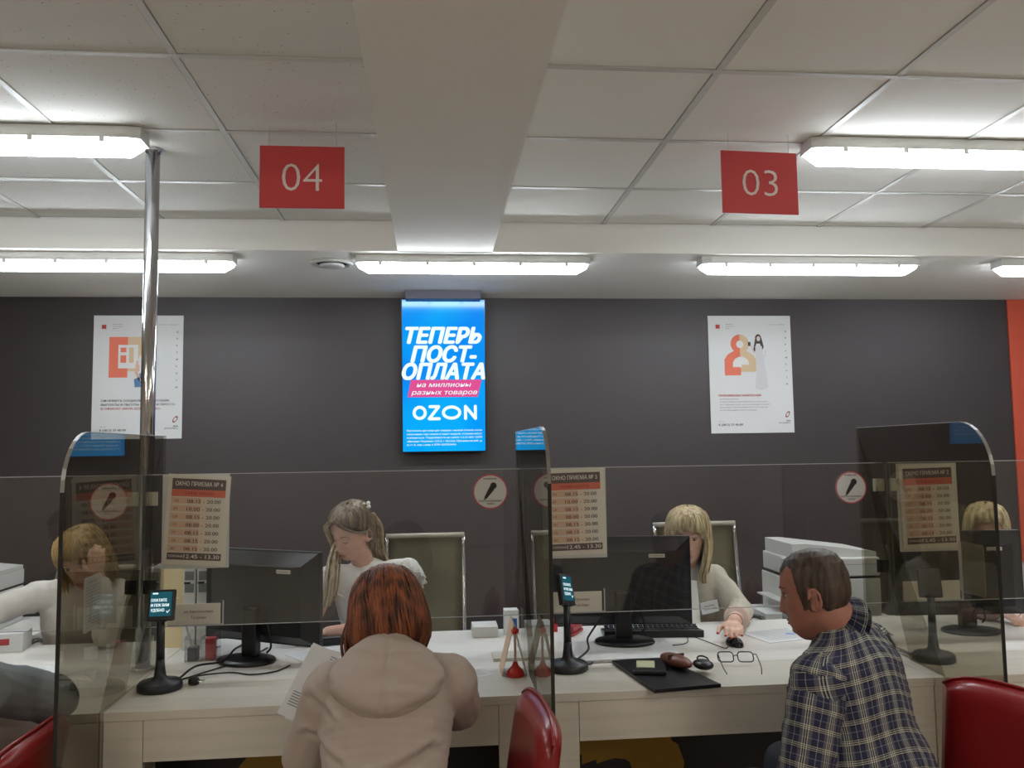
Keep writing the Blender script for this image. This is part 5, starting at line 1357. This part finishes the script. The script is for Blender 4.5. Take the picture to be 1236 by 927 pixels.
# ---- man in a plaid shirt, profile to the left
J = dict(pelvis=(1.245, 2.30, .565), neck=(1.220, 2.415, .995), head=(1.132, 2.430, 1.108), face=(-.82, .56, -.15), up=(-.05, .05, 1),
         shL=(1.062, 2.275, .885), shR=(1.350, 2.545, .905), elL=(.965, 2.21, .565), wrL=(.945, 2.34, .440), elR=(1.30, 2.60, .62), wrR=(1.16, 2.58, .46),
         knL=(.960, 2.52, .505), knR=(1.12, 2.66, .53), anL=(.92, 2.50, .09), anR=(1.02, 2.62, .09))
P, j, M, tips = person('man with short greying brown hair in a blue plaid shirt, seated in profile facing left', J, S_m, voxel=.0042, fem=0, hs=1.05, bulk=1.12,
                       hands={'L': dict(d=(-.9, .4, .05), n=(0, -.2, 1), side=1, curl=(.4, .6), k=1.08)}, arm_r=(.056, .048, .036), neck_r=.070)
m_hm = hair_mat('hair_greying_brown', (42, 32, 24), (78, 64, 52), 60)
face_parts(M, P, mat('brow_brown', (92, 66, 50), .8), mat('lip_brown', (140, 84, 72), .6), 'open', 0)
def hair_cap(M, pred, off, m, parent, name='hair', fem=0):
    bm = B(); NT, NZ = 160, 120; zs = np.linspace(.1183, -.115, NZ); G = []
    ctr = V((0, -.01, .01))
    for z in zs:
        row = []
        for k in range(NT):
            p = hsurf(z, 2 * PI * k / NT, fem); n = (p - ctr).normalized(); o = off(p)
            row.append((p, bm.verts.new(M @ (p + n * o))))
        G.append(row)
    for a, b in zip(G, G[1:]):
        for k in range(NT):
            q = [a[k], a[(k + 1) % NT], b[(k + 1) % NT], b[k]]
            if all(pred(t_[0]) for t_ in q): bm.faces.new([t_[1] for t_ in q])
    bm.faces.new([v[1] for v in G[0]][::-1])
    bmesh.ops.delete(bm, geom=[v for v in bm.verts if not v.link_faces], context='VERTS')
    return obj(name, bm, m, parent, smooth=True)
def man_edge(p):
    x, y, z = p
    wob = .004 * math.sin(y * 260 + z * 120)
    if y > .052: return z - (.079 + (y - .052) * -.25 - .012 * math.exp(-(x / .03) ** 2)) + wob
    if y > .022: return z - (.079 if y > .040 else .079 - (.040 - y) * 6.5) + wob + (.0 if y > .03 else .0)
    if y > -.002: return z + .040 + wob
    if y > -.035: return z - (.026 - (-.002 - y) * 2.4) + wob
    return z + .068 + (y + .035) * -.12 + wob
hair_cap(M, lambda p: man_edge(p) > 0, lambda p: .001 + .0045 * min(1, max(0, man_edge(p)) / .05) + .0005 * math.sin(p.y * 420 + p.z * 90) * min(1, max(0, man_edge(p)) / .03), m_hm, P)
Mp = plaid_mat('plaid_blue')
up = (j['neck'] - j['pelvis']).normalized(); rr_ = (j['shR'] - j['shL']); rr_ = (rr_ - up * rr_.dot(up)).normalized(); ff = up.cross(rr_); p0 = j['pelvis']
def uv_torso(co):
    d = co - np.array(p0); h = d @ np.array(up); a = np.arctan2(d @ np.array(rr_), -(d @ np.array(ff))); r_ = .19
    return np.stack([a * r_ + h * .0, h + .01 * np.sin(a * 3)], 1)
ob = garment(P, j, Mp, 'shirt', .014, 0, voxel=.0055, bulk=1.20, belly=.01, folds=(.008, 6), seed=9)
set_uv(ob, uv_torso); shirt_o = ob
for s in 'LR':
    a, b, c = j['sh' + s], j['el' + s], j['wr' + s]; d = (b - a).normalized(); x = (V((0, 0, 1)).cross(d)).normalized(); y = d.cross(x)
    bm = B(); capsule(bm, a - d * .01, .078, b, .070, 20)
    if s == 'R': capsule(bm, b, .066, b.lerp(c, .2), .06, 20)
    o = remesh('sleeve', bm, .0055, Mp, P, smooth=4, post=cloth_folds(.006, 8, (1, 1, 1.3), 4 + ord(s)))
    set_uv(o, lambda co, a=a, d=d, x=x, y=y: np.stack([np.arctan2((co - np.array(a)) @ np.array(x), (co - np.array(a)) @ np.array(y)) * .072, (co - np.array(a)) @ np.array(d)], 1))
# collar
bm = B(); nb = M @ V((0, -.030, -.065)); cN = j['neck'].lerp(nb, .46) + V((-.014, .010, 0)); ax = (M @ V((0, -.02, -.07)) - j['neck']).normalized(); fx = V((-.75, .66, 0)); fx = (fx - ax * fx.dot(ax)).normalized(); rx = fx.cross(ax)
R = []
for k, (dz, r) in enumerate(((-.055, .104), (-.02, .086), (.006, .077), (.018, .074), (.016, .080), (-.008, .094), (-.034, .112))):
    R.append([bm.verts.new(cN + ax * (dz - .030 * max(0, math.cos(a)) - .0) + (rx * math.sin(a) + fx * math.cos(a)) * r * (1.0 + .04 * math.cos(a))) for a in np.linspace(.35, 2 * PI - .35, 52)])
for A_, B_ in zip(R, R[1:]):
    for k in range(51): bm.faces.new((A_[k], A_[k + 1], B_[k + 1], B_[k]))
bmesh.ops.solidify(bm, geom=bm.faces[:], thickness=.003)
o = obj('collar', bm, Mp, P, smooth=True)
set_uv(o, lambda co: np.stack([np.arctan2((co - np.array(cN)) @ np.array(rx), (co - np.array(cN)) @ np.array(fx)) * .10 + co[:, 2] * .4, (co - np.array(cN)) @ np.array(ax) + .2], 1))
# strap of a shoulder bag running over the far shoulder and down the back
BK = V((.75, -.66, 0)); sR = j['shR']
pts = catmull([cN + V((.03, .11, .0)), sR + V((-.045, -.03, .088)), sR + BK * .065 + V((0, 0, .078)), sR + BK * .115 + V((0, 0, .0)), sR + BK * .150 + V((0, 0, -.10)), sR + BK * .175 + V((0, 0, -.22)), sR + BK * .19 + V((0, 0, -.32))], 6)
sp_ = []
for q in pts[2:]:
    ok_, loc, nor, _i = shirt_o.closest_point_on_mesh(q)
    sp_.append((loc + nor * .004, nor))
bm = B(); prev = None
for n_, (q, nor) in enumerate(sp_):
    d = (sp_[min(n_ + 1, len(sp_) - 1)][0] - sp_[max(n_ - 1, 0)][0]).normalized(); w_ = d.cross(nor).normalized() * .016; h_ = nor * .004
    ring_ = [bm.verts.new(q + w_), bm.verts.new(q + w_ + h_), bm.verts.new(q - w_ + h_), bm.verts.new(q - w_)]
    if prev:
        for a_ in range(4): bm.faces.new((prev[a_], prev[(a_ + 1) % 4], ring_[(a_ + 1) % 4], ring_[a_]))
    prev = ring_
obj('shoulder_strap', bm, M_black2, P)
trousers(P, j, mat('jeans_grey_blue', (62, 68, 82), .8), .012)

# ---- customer at the left edge, only the grey sleeve shows
J = dict(pelvis=(-1.42, 2.28, .565), neck=(-1.55, 2.45, 1.04), head=(-1.60, 2.52, 1.20), face=(-.6, .78, -.2),
         shL=(-1.70, 2.36, .95), shR=(-1.41, 2.47, .965), elR=(-1.145, 2.690, .815), wrR=(-1.42, 2.86, .80), elL=(-1.80, 2.58, .80), wrL=(-1.66, 2.84, .80),
         knR=(-1.40, 2.62, .53), knL=(-1.66, 2.58, .53), anR=(-1.40, 2.62, .09), anL=(-1.66, 2.58, .09))
P, j, M, tips = person('person in a grey jacket leaning an elbow on the desk at the left edge', J, S_m, voxel=.007, fem=0)
hair_cap(M, lambda p: man_edge(p) > 0, lambda p: .006, m_hm, P)
garment(P, j, mat('jacket_grey', (112, 118, 120), .8, bump=.1, bump_scale=200), 'jacket', .022, 1.9, voxel=.0065, folds=(.009, 8), seed=15, arm_r=(.054, .046, .034))
trousers(P, j, mat('trousers_dark', (40, 38, 42), .8))
